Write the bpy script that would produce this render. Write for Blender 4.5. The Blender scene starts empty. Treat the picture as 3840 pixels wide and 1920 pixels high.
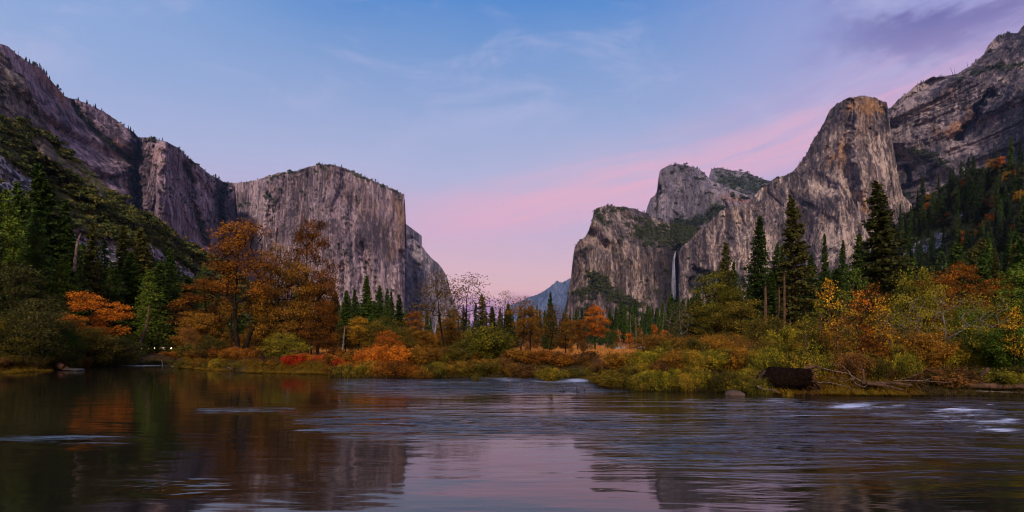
import bpy, math, random
DENOISE = True
import numpy as np
from mathutils import Vector, Matrix
R = math.radians
sc = bpy.context.scene
COL = sc.collection
# ---------------------------------------------------------------- camera
F = 2090.0            # focal length in photograph pixels (3840 wide)
HZ = 1285.0           # horizon row in the photograph
CAMH = 2.6            # metres above the water
cam_data = bpy.data.cameras.new('camera')
cam = bpy.data.objects.new('camera', cam_data)
COL.objects.link(cam)
cam.location = (0, 0, CAMH)
cam.rotation_euler = (R(90), 0, 0)
cam_data.sensor_width = 36
cam_data.lens = 36*F/3840
cam_data.shift_y = (HZ-960)/3840
cam_data.clip_start = 0.1
cam_data.clip_end = 80000
sc.camera = cam
# ---------------------------------------------------------------- render / exposure
sc.view_settings.view_transform = 'Standard'
sc.view_settings.look = 'None'
sc.view_settings.exposure = 0.3
sc.view_settings.gamma = 1.0
sc.view_settings.use_curve_mapping = False
sc.render.engine = 'CYCLES'
cy = sc.cycles
cy.use_denoising = DENOISE
cy.max_bounces = 6
cy.diffuse_bounces = 3
cy.glossy_bounces = 3
cy.transparent_max_bounces = 12
cy.volume_bounces = 0
cy.caustics_reflective = False
cy.caustics_refractive = False
cy.sample_clamp_indirect = 4
cy.filter_width = 1.15

# ---------------------------------------------------------------- node helpers
class NT:
    def __init__(s, tree):
        s.t = tree; s.n = tree.nodes; s.l = tree.links
        for x in list(s.n): s.n.remove(x)
    def new(s, typ, **kw):
        nd = s.n.new(typ)
        for k, v in kw.items(): setattr(nd, k, v)
        return nd
    def put(s, sock, v):
        if v is None: return
        if isinstance(v, bpy.types.NodeSocket): s.l.new(v, sock)
        elif isinstance(v, bpy.types.Node): s.l.new(v.outputs[0], sock)
        elif isinstance(v, (tuple, list)):
            if len(v) == 3 and len(sock.default_value) == 4: v = (*v, 1)
            sock.default_value = v
        else: sock.default_value = v
    def m(s, op, a, b=None, c=None, clamp=False):
        nd = s.new('ShaderNodeMath', operation=op, use_clamp=clamp)
        s.put(nd.inputs[0], a); s.put(nd.inputs[1], b); s.put(nd.inputs[2], c)
        return nd.outputs[0]
    def vm(s, op, a, b=None):
        nd = s.new('ShaderNodeVectorMath', operation=op)
        s.put(nd.inputs[0], a); s.put(nd.inputs[1], b)
        return nd.outputs['Value'] if op in ('DOT_PRODUCT', 'LENGTH') else nd.outputs[0]
    def mix(s, f, a, b, mode='MIX'):
        nd = s.new('ShaderNodeMix', data_type='RGBA', blend_type=mode)
        s.put(nd.inputs[0], f); s.put(nd.inputs[6], a); s.put(nd.inputs[7], b)
        return nd.outputs[2]
    def ramp(s, f, stops, interp='LINEAR'):
        nd = s.new('ShaderNodeValToRGB'); r = nd.color_ramp; r.interpolation = interp
        while len(r.elements) > 1: r.elements.remove(r.elements[-1])
        for i, (p, c) in enumerate(stops):
            e = r.elements[0] if i == 0 else r.elements.new(p)
            e.position = p; e.color = (*c, 1) if len(c) == 3 else c
        s.put(nd.inputs[0], f)
        return nd.outputs[0]
    def sm(s, v, a, b, lo=0.0, hi=1.0):
        nd = s.new('ShaderNodeMapRange', interpolation_type='SMOOTHSTEP')
        s.put(nd.inputs[0], v); s.put(nd.inputs[1], a); s.put(nd.inputs[2], b); s.put(nd.inputs[3], lo); s.put(nd.inputs[4], hi)
        return nd.outputs[0]
    def noise(s, vec, scale=1.0, detail=4, rough=0.55, dist=0.0):
        nd = s.new('ShaderNodeTexNoise'); s.put(nd.inputs['Vector'], vec)
        nd.inputs['Scale'].default_value = scale; nd.inputs['Detail'].default_value = detail
        nd.inputs['Roughness'].default_value = rough; nd.inputs['Distortion'].default_value = dist
        return nd.outputs[0]
    def scaled(s, vec, sx, sy, sz, loc=(0, 0, 0)):
        nd = s.new('ShaderNodeMapping'); s.put(nd.inputs[0], vec)
        nd.inputs[1].default_value = loc
        nd.inputs[3].default_value = (sx, sy, sz)
        return nd.outputs[0]
def lin(r, g, b):
    f = lambda c: ((c/255+.055)/1.055)**2.4 if c/255 > .04045 else c/255/12.92
    return (f(r), f(g), f(b))

# ---------------------------------------------------------------- sky after sunset
world = bpy.data.worlds.new('World'); sc.world = world; world.use_nodes = True
w = NT(world.node_tree)
tc = w.new('ShaderNodeTexCoord')
D3 = w.vm('NORMALIZE', tc.outputs['Generated'])
sx = w.new('ShaderNodeSeparateXYZ'); w.put(sx.inputs[0], D3)
el = w.m('MULTIPLY', w.m('ARCSINE', sx.outputs[2]), 180/math.pi)
az = w.m('MULTIPLY', w.m('ARCTAN2', sx.outputs[0], sx.outputs[1]), 180/math.pi)   # 0 ahead, + to the right
# soft cirrus noise distorts the elevation bands
cn = w.noise(w.scaled(D3, 2.2, 2.2, 7.0), 1.0, 5, .55)
eld = w.m('ADD', el, w.m('MULTIPLY', w.m('SUBTRACT', cn, .5), 5.0))
e01 = w.m('DIVIDE', eld, 60.0, clamp=True)
base = w.ramp(e01, [(0.0, lin(176, 128, 178)), (1.5/60, lin(196, 142, 182)), (3.5/60, lin(236, 186, 186)), (7.5/60, lin(228, 188, 200)),
                    (12/60, lin(202, 184, 214)), (17/60, lin(180, 185, 220)), (22/60, lin(156, 174, 216)),
                    (27/60, lin(124, 158, 211)), (33/60, lin(70, 134, 206)), (1.0, lin(60, 105, 185))])
# left of the view: paler; right: more violet
leftm = w.sm(az, -14, -44)
base = w.mix(w.m('MULTIPLY', leftm, w.sm(el, 12, 30, .2, .55)), base, lin(150, 178, 224))
rightm = w.m('MULTIPLY', w.sm(az, 8, 40), w.sm(el, 6, 16))
base = w.mix(w.m('MULTIPLY', rightm, .7), base, lin(168, 160, 214))
# pink band, rising to the right
bl = w.m('SUBTRACT', eld, w.m('ADD', 13.6, w.m('MULTIPLY', az, 0.16)))
g1 = w.m('EXPONENT', w.m('MULTIPLY', w.m('POWER', w.m('ABSOLUTE', w.m('DIVIDE', bl, 2.9)), 2.0), -1))
bm = w.m('MULTIPLY', g1, w.m('MULTIPLY', w.sm(az, -24, 2), w.sm(az, 60, 26, .25, 1)))
stz = w.new('ShaderNodeCombineXYZ'); w.put(stz.inputs[0], w.m('MULTIPLY', az, .035)); w.put(stz.inputs[1], w.m('MULTIPLY', bl, .55)); stz.inputs[2].default_value = 3.3
stn = w.noise(stz, 1.0, 6, .6, .5)
bm = w.m('MULTIPLY', bm, w.sm(stn, .36, .60, .42, 1.0))
base = w.mix(w.m('MULTIPLY', bm, .85), base, lin(238, 180, 202))
# thin wisps high up
wn = w.noise(w.scaled(D3, 3.0, 3.0, 9.0, (3, 1, 2)), 1.6, 7, .62, .6)
wisp = w.m('MULTIPLY', w.sm(wn, .46, .72), w.sm(el, 14, 24))
base = w.mix(w.m('MULTIPLY', wisp, .42), base, lin(192, 192, 226))
# violet cloud bank low over the valley mouth
ln = w.noise(w.scaled(D3, 5.0, 5.0, 42.0, (1, 0, 4)), 1.3, 6, .55)
lowm = w.m('MULTIPLY', w.m('MULTIPLY', w.sm(el, .2, 1.6), w.sm(el, 5.6, 3.6)), w.sm(ln, .42, .54))
base = w.mix(w.m('MULTIPLY', lowm, .9), base, lin(166, 122, 172))
# darker violet cloud, upper right
cl = w.noise(w.scaled(D3, 4.2, 4.2, 8.5, (0.4, 2.0, 0.3)), 1.5, 8, .6, .35)
cm = w.m('MULTIPLY', w.m('MULTIPLY', w.sm(az, 25, 37), w.sm(el, 18, 27)), w.sm(cl, .43, .62))
cm = w.m('MULTIPLY', cm, w.sm(az, 90, 60))
base = w.mix(w.m('MULTIPLY', cm, .85), base, lin(98, 92, 158))
# the western half behind the camera still glows after the sunset
back = w.sm(sx.outputs[1], 0.1, -0.7)
glow = w.ramp(w.m('DIVIDE', el, 60.0, clamp=True), [(0, (1.9, 1.1, .8)), (.15, (1.5, 1.05, 1.0)), (.5, (.62, .66, .95)), (1, (.16, .28, .6))])
base = w.mix(back, base, glow)
# a little of the physical twilight sky mixed in
nis = w.new('ShaderNodeTexSky', sky_type='NISHITA'); nis.sun_disc = False
nis.sun_elevation = R(1.5); nis.sun_rotation = R(205)
bg = w.new('ShaderNodeBackground'); w.put(bg.inputs[0], base); bg.inputs[1].default_value = .86
bg2 = w.new('ShaderNodeBackground'); w.put(bg2.inputs[0], nis); bg2.inputs[1].default_value = 0.05
mxs = w.new('ShaderNodeMixShader'); mxs.inputs[0].default_value = .06
w.l.new(bg.outputs[0], mxs.inputs[1]); w.l.new(bg2.outputs[0], mxs.inputs[2])
wo = w.new('ShaderNodeOutputWorld'); w.l.new(mxs.outputs[0], wo.inputs[0])

# ---------------------------------------------------------------- the afterglow: one soft low sun
sl = bpy.data.lights.new('sun', 'SUN'); sl.energy = 4.2; sl.angle = R(6); sl.color = (1.0, .76, .60)
sun = bpy.data.objects.new('sun', sl); COL.objects.link(sun)
sdir = Vector((-.02, -1.0, .47)).normalized()      # towards the sun: behind and left of the camera
sun.rotation_euler = sdir.to_track_quat('Z', 'Y').to_euler()
sun.location = (0, -50, 60)

# ---------------------------------------------------------------- numpy noise
def _h(ix, iy, iz, s):
    h = (ix.astype(np.int64)*374761393 + iy.astype(np.int64)*668265263 + iz.astype(np.int64)*2147483647 + s*974634777) & 0xFFFFFFFF
    h = ((h ^ (h >> 13))*1274126177) & 0xFFFFFFFF
    h = ((h ^ (h >> 16))*2246822519) & 0xFFFFFFFF
    return ((h ^ (h >> 15)) & 0xFFFFFF)/float(0xFFFFFF)
def vnoise(x, y, z, s=0):
    x = np.asarray(x, float); y = np.asarray(y, float)+0*x; z = np.asarray(z, float)+0*x
    ix, iy, iz = np.floor(x), np.floor(y), np.floor(z)
    fx, fy, fz = x-ix, y-iy, z-iz
    fx = fx*fx*(3-2*fx); fy = fy*fy*(3-2*fy); fz = fz*fz*(3-2*fz)
    out = 0
    for a in (0, 1):
        for b in (0, 1):
            for c in (0, 1):
                wt = (fx if a else 1-fx)*(fy if b else 1-fy)*(fz if c else 1-fz)
                out = out + wt*_h(ix+a, iy+b, iz+c, s)
    return out*2-1
def fbm(x, y, z, oct=4, s=0, gain=.5, lac=2.03):
    o = 0; a = 1; n = 0
    for i in range(oct):
        o = o + a*vnoise(x*lac**i+7.3*i, y*lac**i+3.1*i, z*lac**i+5.7*i, s+i); n += a; a *= gain
    return o/n
def ridged(x, y, z, oct=4, s=0, gain=.55, lac=2.1):
    o = 0; a = 1; n = 0
    for i in range(oct):
        o = o + a*(1-2*np.abs(vnoise(x*lac**i+7.3*i, y*lac**i+3.1*i, z*lac**i+5.7*i, s+i))); n += a; a *= gain
    return o/n
def sstep(v, a, b):
    t = np.clip((v-a)/(b-a), 0, 1); return t*t*(3-2*t)

# ---------------------------------------------------------------- mesh helpers
def mesh_np(name, V, faces, smooth=False, attrs=None, mats=None, fmat=None):
    """V (N,3); faces: list of int arrays (M,k)"""
    me = bpy.data.meshes.new(name)
    V = np.asarray(V, np.float32)
    me.vertices.add(len(V)); me.vertices.foreach_set('co', V.ravel())
    fl = [np.asarray(f, np.int32) for f in faces if len(f)]
    nl = sum(f.size for f in fl); nf = sum(len(f) for f in fl)
    me.loops.add(nl); me.polygons.add(nf)
    me.loops.foreach_set('vertex_index', np.concatenate([f.ravel() for f in fl]))
    cnt = np.concatenate([np.full(len(f), f.shape[1], np.int32) for f in fl])
    st = np.concatenate([[0], np.cumsum(cnt)[:-1]]).astype(np.int32)
    me.polygons.foreach_set('loop_start', st)
    try: me.polygons.foreach_set('loop_total', cnt)
    except Exception: pass
    if smooth: me.polygons.foreach_set('use_smooth', np.ones(nf, bool))
    if fmat is not None: me.polygons.foreach_set('material_index', np.asarray(fmat, np.int32))
    me.update(calc_edges=True)
    for k, a in (attrs or {}).items():
        at = me.attributes.new(k, 'FLOAT', 'POINT'); at.data.foreach_set('value', np.asarray(a, np.float32).ravel())
    for m_ in (mats or []): me.materials.append(m_)
    return me
def link(name, me, parent=None, loc=None):
    o = bpy.data.objects.new(name, me); COL.objects.link(o)
    if parent is not None: o.parent = parent
    if loc is not None: o.location = loc
    return o
def tag(o, label=None, cat=None, group=None, kind=None):
    if label: o['label'] = label
    if cat: o['category'] = cat
    if group: o['group'] = group
    if kind: o['kind'] = kind
    return o
def grid_faces(nr, nc):
    i = np.arange(nr*nc).reshape(nr, nc)
    return np.stack([i[:-1, :-1], i[1:, :-1], i[1:, 1:], i[:-1, 1:]], -1).reshape(-1, 4)
def pos(px, py, D):
    px = np.asarray(px, float); py = np.asarray(py, float); D = np.asarray(D, float)
    return np.stack([(px-1920)/F*D, D+0*px, CAMH-(py-HZ)/F*D], -1)

# ---------------------------------------------------------------- materials
def new_mat(name):
    m = bpy.data.materials.new(name); m.use_nodes = True
    return m, NT(m.node_tree)
def finish(n, sh, disp=None):
    o = n.new('ShaderNodeOutputMaterial'); n.l.new(sh, o.inputs[0])
def principled(n, col, rough=.8, spec=.3, normal=None, **kw):
    p = n.new('ShaderNodeBsdfPrincipled'); n.put(p.inputs['Base Color'], col); n.put(p.inputs['Roughness'], rough)
    n.put(p.inputs['Specular IOR Level'], spec)
    if normal is not None: n.put(p.inputs['Normal'], normal)
    for k, v in kw.items(): n.put(p.inputs[k], v)
    return p.outputs[0]
def bump(n, h, strength=.5, dist=1.0, normal=None):
    b = n.new('ShaderNodeBump'); n.put(b.inputs['Height'], h); b.inputs['Strength'].default_value = strength
    b.inputs['Distance'].default_value = dist
    if normal is not None: n.put(b.inputs['Normal'], normal)
    return b.outputs[0]
def attr(n, name):
    a = n.new('ShaderNodeAttribute'); a.attribute_name = name; return a.outputs['Fac']

def rock_mat(name, mid, light, dark, warm, veg=(.03, .045, .017), k=1.0, streak=1.0):
    """granite: streaked down the face, warm lichen, vegetation on the ledges (mask attributes)"""
    m, n = new_mat(name)
    P = n.new('ShaderNodeTexCoord').outputs['Object']
    ex = lambda v, g: n.m('MULTIPLY', n.m('SUBTRACT', v, .5), g)
    big = n.noise(n.scaled(P, .005*k, .005*k, .003*k), 1, 4, .55)
    st = n.noise(n.scaled(P, .05*k, .02*k, .0032*k), 1, 7, .64, .25)
    st2 = n.noise(n.scaled(P, .14*k, .05*k, .007*k, (5, 2, 1)), 1, 6, .66, .2)
    fine = n.noise(n.scaled(P, .10*k, .1*k, .07*k), 1, 8, .78)
    t = n.m('ADD', ex(st, 2.9*streak), ex(st2, 2.3*streak))
    t = n.m('ADD', t, ex(fine, 2.3))
    t = n.m('ADD', t, ex(big, 2.6))
    pt = n.noise(n.scaled(P, .018*k, .012*k, .007*k, (3, 6, 2)), 1, 5, .6, 1.2)
    t = n.m('ADD', t, n.m('MULTIPLY', n.m('SUBTRACT', n.sm(pt, .47, .53), .5), .38))
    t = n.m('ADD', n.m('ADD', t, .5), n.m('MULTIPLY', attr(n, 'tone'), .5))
    c = n.ramp(t, [(.02, dark), (.38, mid), (.58, mid), (1.0, light)])
    wn_ = n.noise(n.scaled(P, .02*k, .02*k, .006*k, (9, 3, 7)), 1, 8, .75, .5)
    wf = n.sm(n.m('ADD', ex(wn_, 2.2), n.m('MULTIPLY', attr(n, 'warm'), .42)), .12, .72)
    c = n.mix(n.m('MULTIPLY', wf, .75), c, n.mix(n.sm(fine, .35, .65), tuple(x*.55 for x in warm), warm))
    ds = n.noise(n.scaled(P, .085*k, .03*k, .004*k, (2, 8, 3)), 1, 6, .65, .2)
    c = n.mix(n.m('MULTIPLY', n.sm(ds, .53, .66), .6*streak), c, dark)
    # pale fresh scars
    sc1 = n.noise(n.scaled(P, .06*k, .06*k, .035*k, (4, 4, 1)), 1, 7, .75)
    c = n.mix(n.m('MULTIPLY', n.sm(n.m('ADD', sc1, n.m('MULTIPLY', attr(n, 'tone'), .05)), .60, .70), .7), c, light)
    cr = n.noise(n.scaled(P, .045*k, .045*k, .012*k, (7, 1, 2)), 1, 5, .6, .5)
    crk = n.sm(n.m('ABSOLUTE', n.m('SUBTRACT', cr, .5)), .022, .002)
    c = n.mix(n.m('MULTIPLY', crk, .75), c, tuple(x*.6 for x in dark))
    vn = n.noise(n.scaled(P, .022*k, .022*k, .022*k, (1, 1, 5)), 1, 7, .78)
    vf = n.sm(n.m('ADD', attr(n, 'veg'), ex(vn, 3.4)), .42, .78)
    vc = n.mix(n.sm(n.noise(n.scaled(P, .11*k, .11*k, .11*k), 1, 4, .7), .35, .65), tuple(x*.4 for x in veg), tuple(x*1.7 for x in veg))
    c = n.mix(n.m('MULTIPLY', vf, .9), c, vc)
    hb = n.m('SUBTRACT', n.m('ADD', n.m('MULTIPLY', st2, 12.0/k), n.m('MULTIPLY', fine, 16.0/k)), n.m('MULTIPLY', crk, 5/k))
    nb = bump(n, hb, .9, 1.6)
    finish(n, principled(n, c, .92, .15, nb))
    return m

def bark_mat(name, a, b, sc_=6):
    m, n = new_mat(name)
    P = n.new('ShaderNodeTexCoord').outputs['Object']
    v = n.noise(n.scaled(P, sc_, sc_, sc_*.25), 1, 4, .6)
    finish(n, principled(n, n.ramp(v, [(.35, a), (.65, b)]), .95, .03, bump(n, v, .6, .05)))
    return m
def leaf_mat(name, cols, trans=.3, gain=1.0, spread=.42):
    m, n = new_mat(name)
    ob = n.new('ShaderNodeObjectInfo')
    t = n.m('ADD', attr(n, 'tint'), n.m('MULTIPLY', n.m('SUBTRACT', ob.outputs['Random'], .5), spread))
    k = len(cols)
    c = n.ramp(t, [(i/(k-1), tuple(x*gain for x in cc)) for i, cc in enumerate(cols)])
    a = principled(n, c, .7, .06)
    tr = n.new('ShaderNodeBsdfTranslucent'); n.put(tr.inputs[0], c)
    mx = n.new('ShaderNodeMixShader'); mx.inputs[0].default_value = trans
    n.l.new(a, mx.inputs[1]); n.l.new(tr.outputs[0], mx.inputs[2])
    finish(n, mx.outputs[0])
    return m
def plain_mat(name, col, rough=.7, spec=.3, var=.25, scale=3.0, emit=None, metal=0):
    m, n = new_mat(name)
    P = n.new('ShaderNodeTexCoord').outputs['Object']
    v = n.noise(P, scale, 4, .6)
    c = n.mix(v, tuple(x*(1-var) for x in col), tuple(min(1, x*(1+var)) for x in col))
    kw = {'Metallic': metal}
    if emit: kw['Emission Color'] = emit[0]; kw['Emission Strength'] = emit[1]
    finish(n, principled(n, c, rough, spec, None, **kw))
    return m
# ================================================================ ground
WL = [(-3000, 1390), (-400, 1410), (0, 1402), (150, 1392), (230, 1385), (330, 1378), (400, 1371), (560, 1365), (630, 1365), (665, 1377), (760, 1385), (850, 1391),
      (960, 1397), (1100, 1400), (1240, 1402), (1300, 1413), (1500, 1416), (1900, 1414), (2000, 1416), (2130, 1418), (2220, 1421),
      (2270, 1446), (2400, 1461), (2600, 1465), (2780, 1467), (3000, 1474), (3300, 1478), (3600, 1480), (3840, 1482), (4300, 1484), (9000, 1420)]
WLx = np.array([a for a, b in WL], float); WLy = np.array([b for a, b in WL], float)
def shore_D(px):
    return CAMH*F/(np.interp(px, WLx, WLy)-HZ)
def ground_z(x, y):
    x = np.asarray(x, float); y = np.asarray(y, float)
    ys = np.maximum(y, 2.0)
    px = 1920+F*x/ys
    s = y-shore_D(px)
    s = s+.5*fbm(x*.5, y*.5, 0, 3, 11)
    land = .95+.25*fbm(x*.06, y*.06, 0, 3, 5)+.12*fbm(x*.4, y*.4, 0, 3, 6)
    z = -1.0+(land+1.0)*sstep(s, -2.2, 3.0)
    near = 1.1*sstep(y, 5.0, 2.0)
    z = np.where(y < 6, -1.0+(1.0+near)*sstep(y, 6.0, 1.0), z)
    far = sstep(y, 900, 6000)*20
    return z+far
def gz(x, y): return float(ground_z(np.array([x]), np.array([y]))[0])

def ground_sheet():
    u = np.concatenate([np.linspace(-14, -1.6, 30), np.linspace(-1.5, -1.05, 20), np.linspace(-1.0, 1.0, 520), np.linspace(1.05, 1.5, 20), np.linspace(1.6, 14, 30)])
    Ds = np.concatenate([[-4000, -400, -60, -15, -5, 0, 2, 4, 6, 9, 13, 18, 22], np.linspace(25, 72, 150), np.geomspace(73, 400, 80), np.geomspace(430, 16000, 24)])
    DD, UU = np.meshgrid(Ds, u, indexing='ij')
    sc_ = np.where(DD < 5, 5+np.abs(DD-5), DD)
    X = UU*sc_; Y = DD
    Z = ground_z(X, Y)
    shore = sstep(Y-shore_D(1920+F*X/np.maximum(Y, 2)), 7, 16)
    V = np.stack([X, Y, Z], -1).reshape(-1, 3)
    m, n = new_mat('meadow_and_bank_soil')
    P = n.new('ShaderNodeTexCoord').outputs['Object']
    a = n.noise(P, .05, 5, .6); b = n.noise(P, 1.2, 5, .65); b2 = n.noise(n.scaled(P, .35, .9, 1), 1, 5, .7)
    grass = n.ramp(b2, [(.3, (.10, .04, .012)), (.55, (.26, .105, .025)), (.75, (.42, .19, .05))])
    soil = n.ramp(b, [(.3, (.010, .007, .003)), (.7, (.045, .027, .010))])
    c = n.mix(n.m('MULTIPLY', attr(n, 'meadow'), n.sm(a, .3, .5, .55, 1)), soil, grass)
    finish(n, principled(n, c, .95, .1, bump(n, b2, .8, .3)))
    me = mesh_np('ground', V, [grid_faces(len(Ds), len(u))], True, {'meadow': shore.ravel()}, [m])
    o = link('ground', me); tag(o, kind='structure')
ground_sheet()

# ================================================================ river
def river():
    # rows equally spaced on the picture-independent 1/D scale so waves stay resolved far out
    Ds = 1/np.linspace(1/3.0, 1/400.0, 620)
    Ds = np.concatenate([np.linspace(-6, 2.9, 8), Ds])
    u = np.concatenate([np.linspace(-9, -1.2, 30), np.linspace(-1.12, 1.12, 560), np.linspace(1.2, 9, 30)])
    DD, UU = np.meshgrid(Ds, u, indexing='ij')
    sc_ = np.where(DD < 5, 5+np.abs(DD-5)*.3, DD)
    X = UU*sc_; Y = DD
    px = 1920+F*X/np.maximum(Y, 2); py = HZ+CAMH*F/np.maximum(Y, 1)
    # where the water is broken by stones: riffles across the middle and on the right
    rif = .9*np.exp(-((py-1440)/30)**2)*sstep(px, 1150, 1500)*sstep(px, 2700, 2300)
    rif += .8*np.exp(-((py-1560)/70)**2)*sstep(px, 2350, 3100)
    rif += .62*np.exp(-((py-1585)/36)**2)*sstep(px, 1050, 1300)*sstep(px, 2500, 2250)
    rif += .4*np.exp(-((py-1680)/50)**2)*sstep(px, 2150, 2400)*sstep(px, 3800, 2600)
    rif += .38*np.exp(-((py-1650)/22)**2)*sstep(px, -200, 150)*sstep(px, 620, 250)
    rif += .45*np.exp(-((py-1540)/12)**2)*sstep(px, 700, 800)*sstep(px, 1150, 1050)
    rif += .30*np.exp(-((py-1835)/28)**2)*sstep(px, 400, 600)*sstep(px, 900, 700)+.2*np.exp(-((py-1820)/70)**2)*sstep(px, 2450, 2900)
    rif += .5*np.exp(-((py-1372)/9)**2)*sstep(px, 380, 450)*sstep(px, 680, 620)
    rif += .12+.06*sstep(px, 900, 1600)*sstep(py, 1800, 1650)
    rif += .25*np.exp(-((py-1700)/60)**2)*sstep(px, 2300, 2700)
    rif = rif*(0.75+.5*fbm(X*.15, Y*.3, 0, 3, 40))
    fade = sstep(Y, 90, 30)
    Z = .045*rif*fbm(X*.55+Y*.15, Y*1.3, 0, 3, 21)+.02*rif*fbm(X*1.1, Y*3.2, 0, 2, 25)
    Z += .10*np.clip(rif-.45, 0, 1)*ridged(X*.45+.3*Y, Y*.9, 0, 3, 27)
    Z = Z*fade
    foam = np.zeros_like(Z)
    def patch(cx, cy_, w_, h_, a):
        nonlocal foam
        foam = foam+a*np.exp(-((px-cx)/w_)**2-((py-cy_)/h_)**2)
    for f_ in [(2200, 1425, 70, 6, .75), (2090, 1432, 90, 8, .5), (1910, 1425, 60, 5, .6), (1880, 1418, 180, 4, .45), (3170, 1522, 60, 8, 1.0), (3240, 1517, 60, 8, .7), (3360, 1521, 40, 6, .8),
               (2920, 1498, 60, 6, .6), (3610, 1536, 50, 9, 1.0), (3520, 1540, 40, 6, .6), (3700, 1540, 60, 5, .5), (3720, 1517, 20, 4, .7), (3790, 1575, 40, 6, .6),
               (3750, 1612, 110, 8, .9), (3650, 1600, 40, 6, .6), (2450, 1566, 50, 7, .5), (2590, 1500, 40, 5, .5), (3740, 1590, 80, 10, .5), (3520, 1556, 300, 11, .5), (3250, 1528, 240, 8, .45), (3650, 1580, 200, 9, .45), (3000, 1508, 200, 6, .4), (2150, 1428, 160, 6, .4), (520, 1371, 110, 3, .9), (900, 1541, 90, 4, .3), (3450, 1580, 150, 6, .45), (3000, 1560, 160, 5, .35), (2700, 1530, 140, 5, .35), (1500, 1590, 160, 4, .4), (1900, 1600, 140, 4, .4), (1700, 1434, 200, 4, .5), (200, 1648, 90, 4, .22), (400, 1642, 60, 3, .2), (3330, 1550, 60, 5, .3)]:
        patch(*f_)
    V = np.stack([X, Y, Z], -1).reshape(-1, 3)
    m, n = new_mat('river_water')
    P = n.new('ShaderNodeTexCoord').outputs['Object']
    rf = attr(n, 'riffle')
    n1 = n.noise(n.scaled(P, .30, 1.3, 1), 1, 4, .55, 1.1)
    n2 = n.noise(n.scaled(P, .45, 9.0, 1, (3, 1, 0)), 1, 4, .55, .2)
    n3 = n.noise(n.scaled(P, .12, .5, 1, (6, 2, 0)), 1, 3, .5)
    h = n.m('ADD', n.m('MULTIPLY', n1, .30), n.m('MULTIPLY', n2, .035))
    n4 = n.noise(n.scaled(P, .16, .7, 1, (1, 9, 0)), 1, 3, .5, 1.3)
    h = n.m('SUBTRACT', n.m('ADD', h, n.m('ADD', n.m('MULTIPLY', n3, .2), n.m('MULTIPLY', n4, .75))), .65)
    hb = n.m('MULTIPLY', h, n.m('MULTIPLY', n.m('MAXIMUM', n.m('SUBTRACT', rf, .10), .015), 2.6))
    nb = bump(n, hb, 1.0, .42)
    fo = attr(n, 'foam')
    fn = n.noise(n.scaled(P, .8, 7, 1), 1, 7, .75, .5)
    ff = n.m('MULTIPLY', n.sm(n.m('ADD', n.m('MULTIPLY', fo, 1.0), n.m('MULTIPLY', n.m('SUBTRACT', fn, .5), 5.5)), .35, 1.5), n.sm(fo, .03, .4))
    col = n.mix(ff, (.010, .0085, .0055), (.46, .54, .74))
    rr = n.m('ADD', n.m('MULTIPLY', ff, .5), .055)
    p = principled(n, col, rr, .5, nb, IOR=1.66)
    finish(n, p)
    me = mesh_np('river', V, [grid_faces(len(Ds), len(u))], True, {'riffle': rif.ravel(), 'foam': foam.ravel()}, [m])
    o = link('river', me); tag(o, kind='structure')
river()

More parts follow.
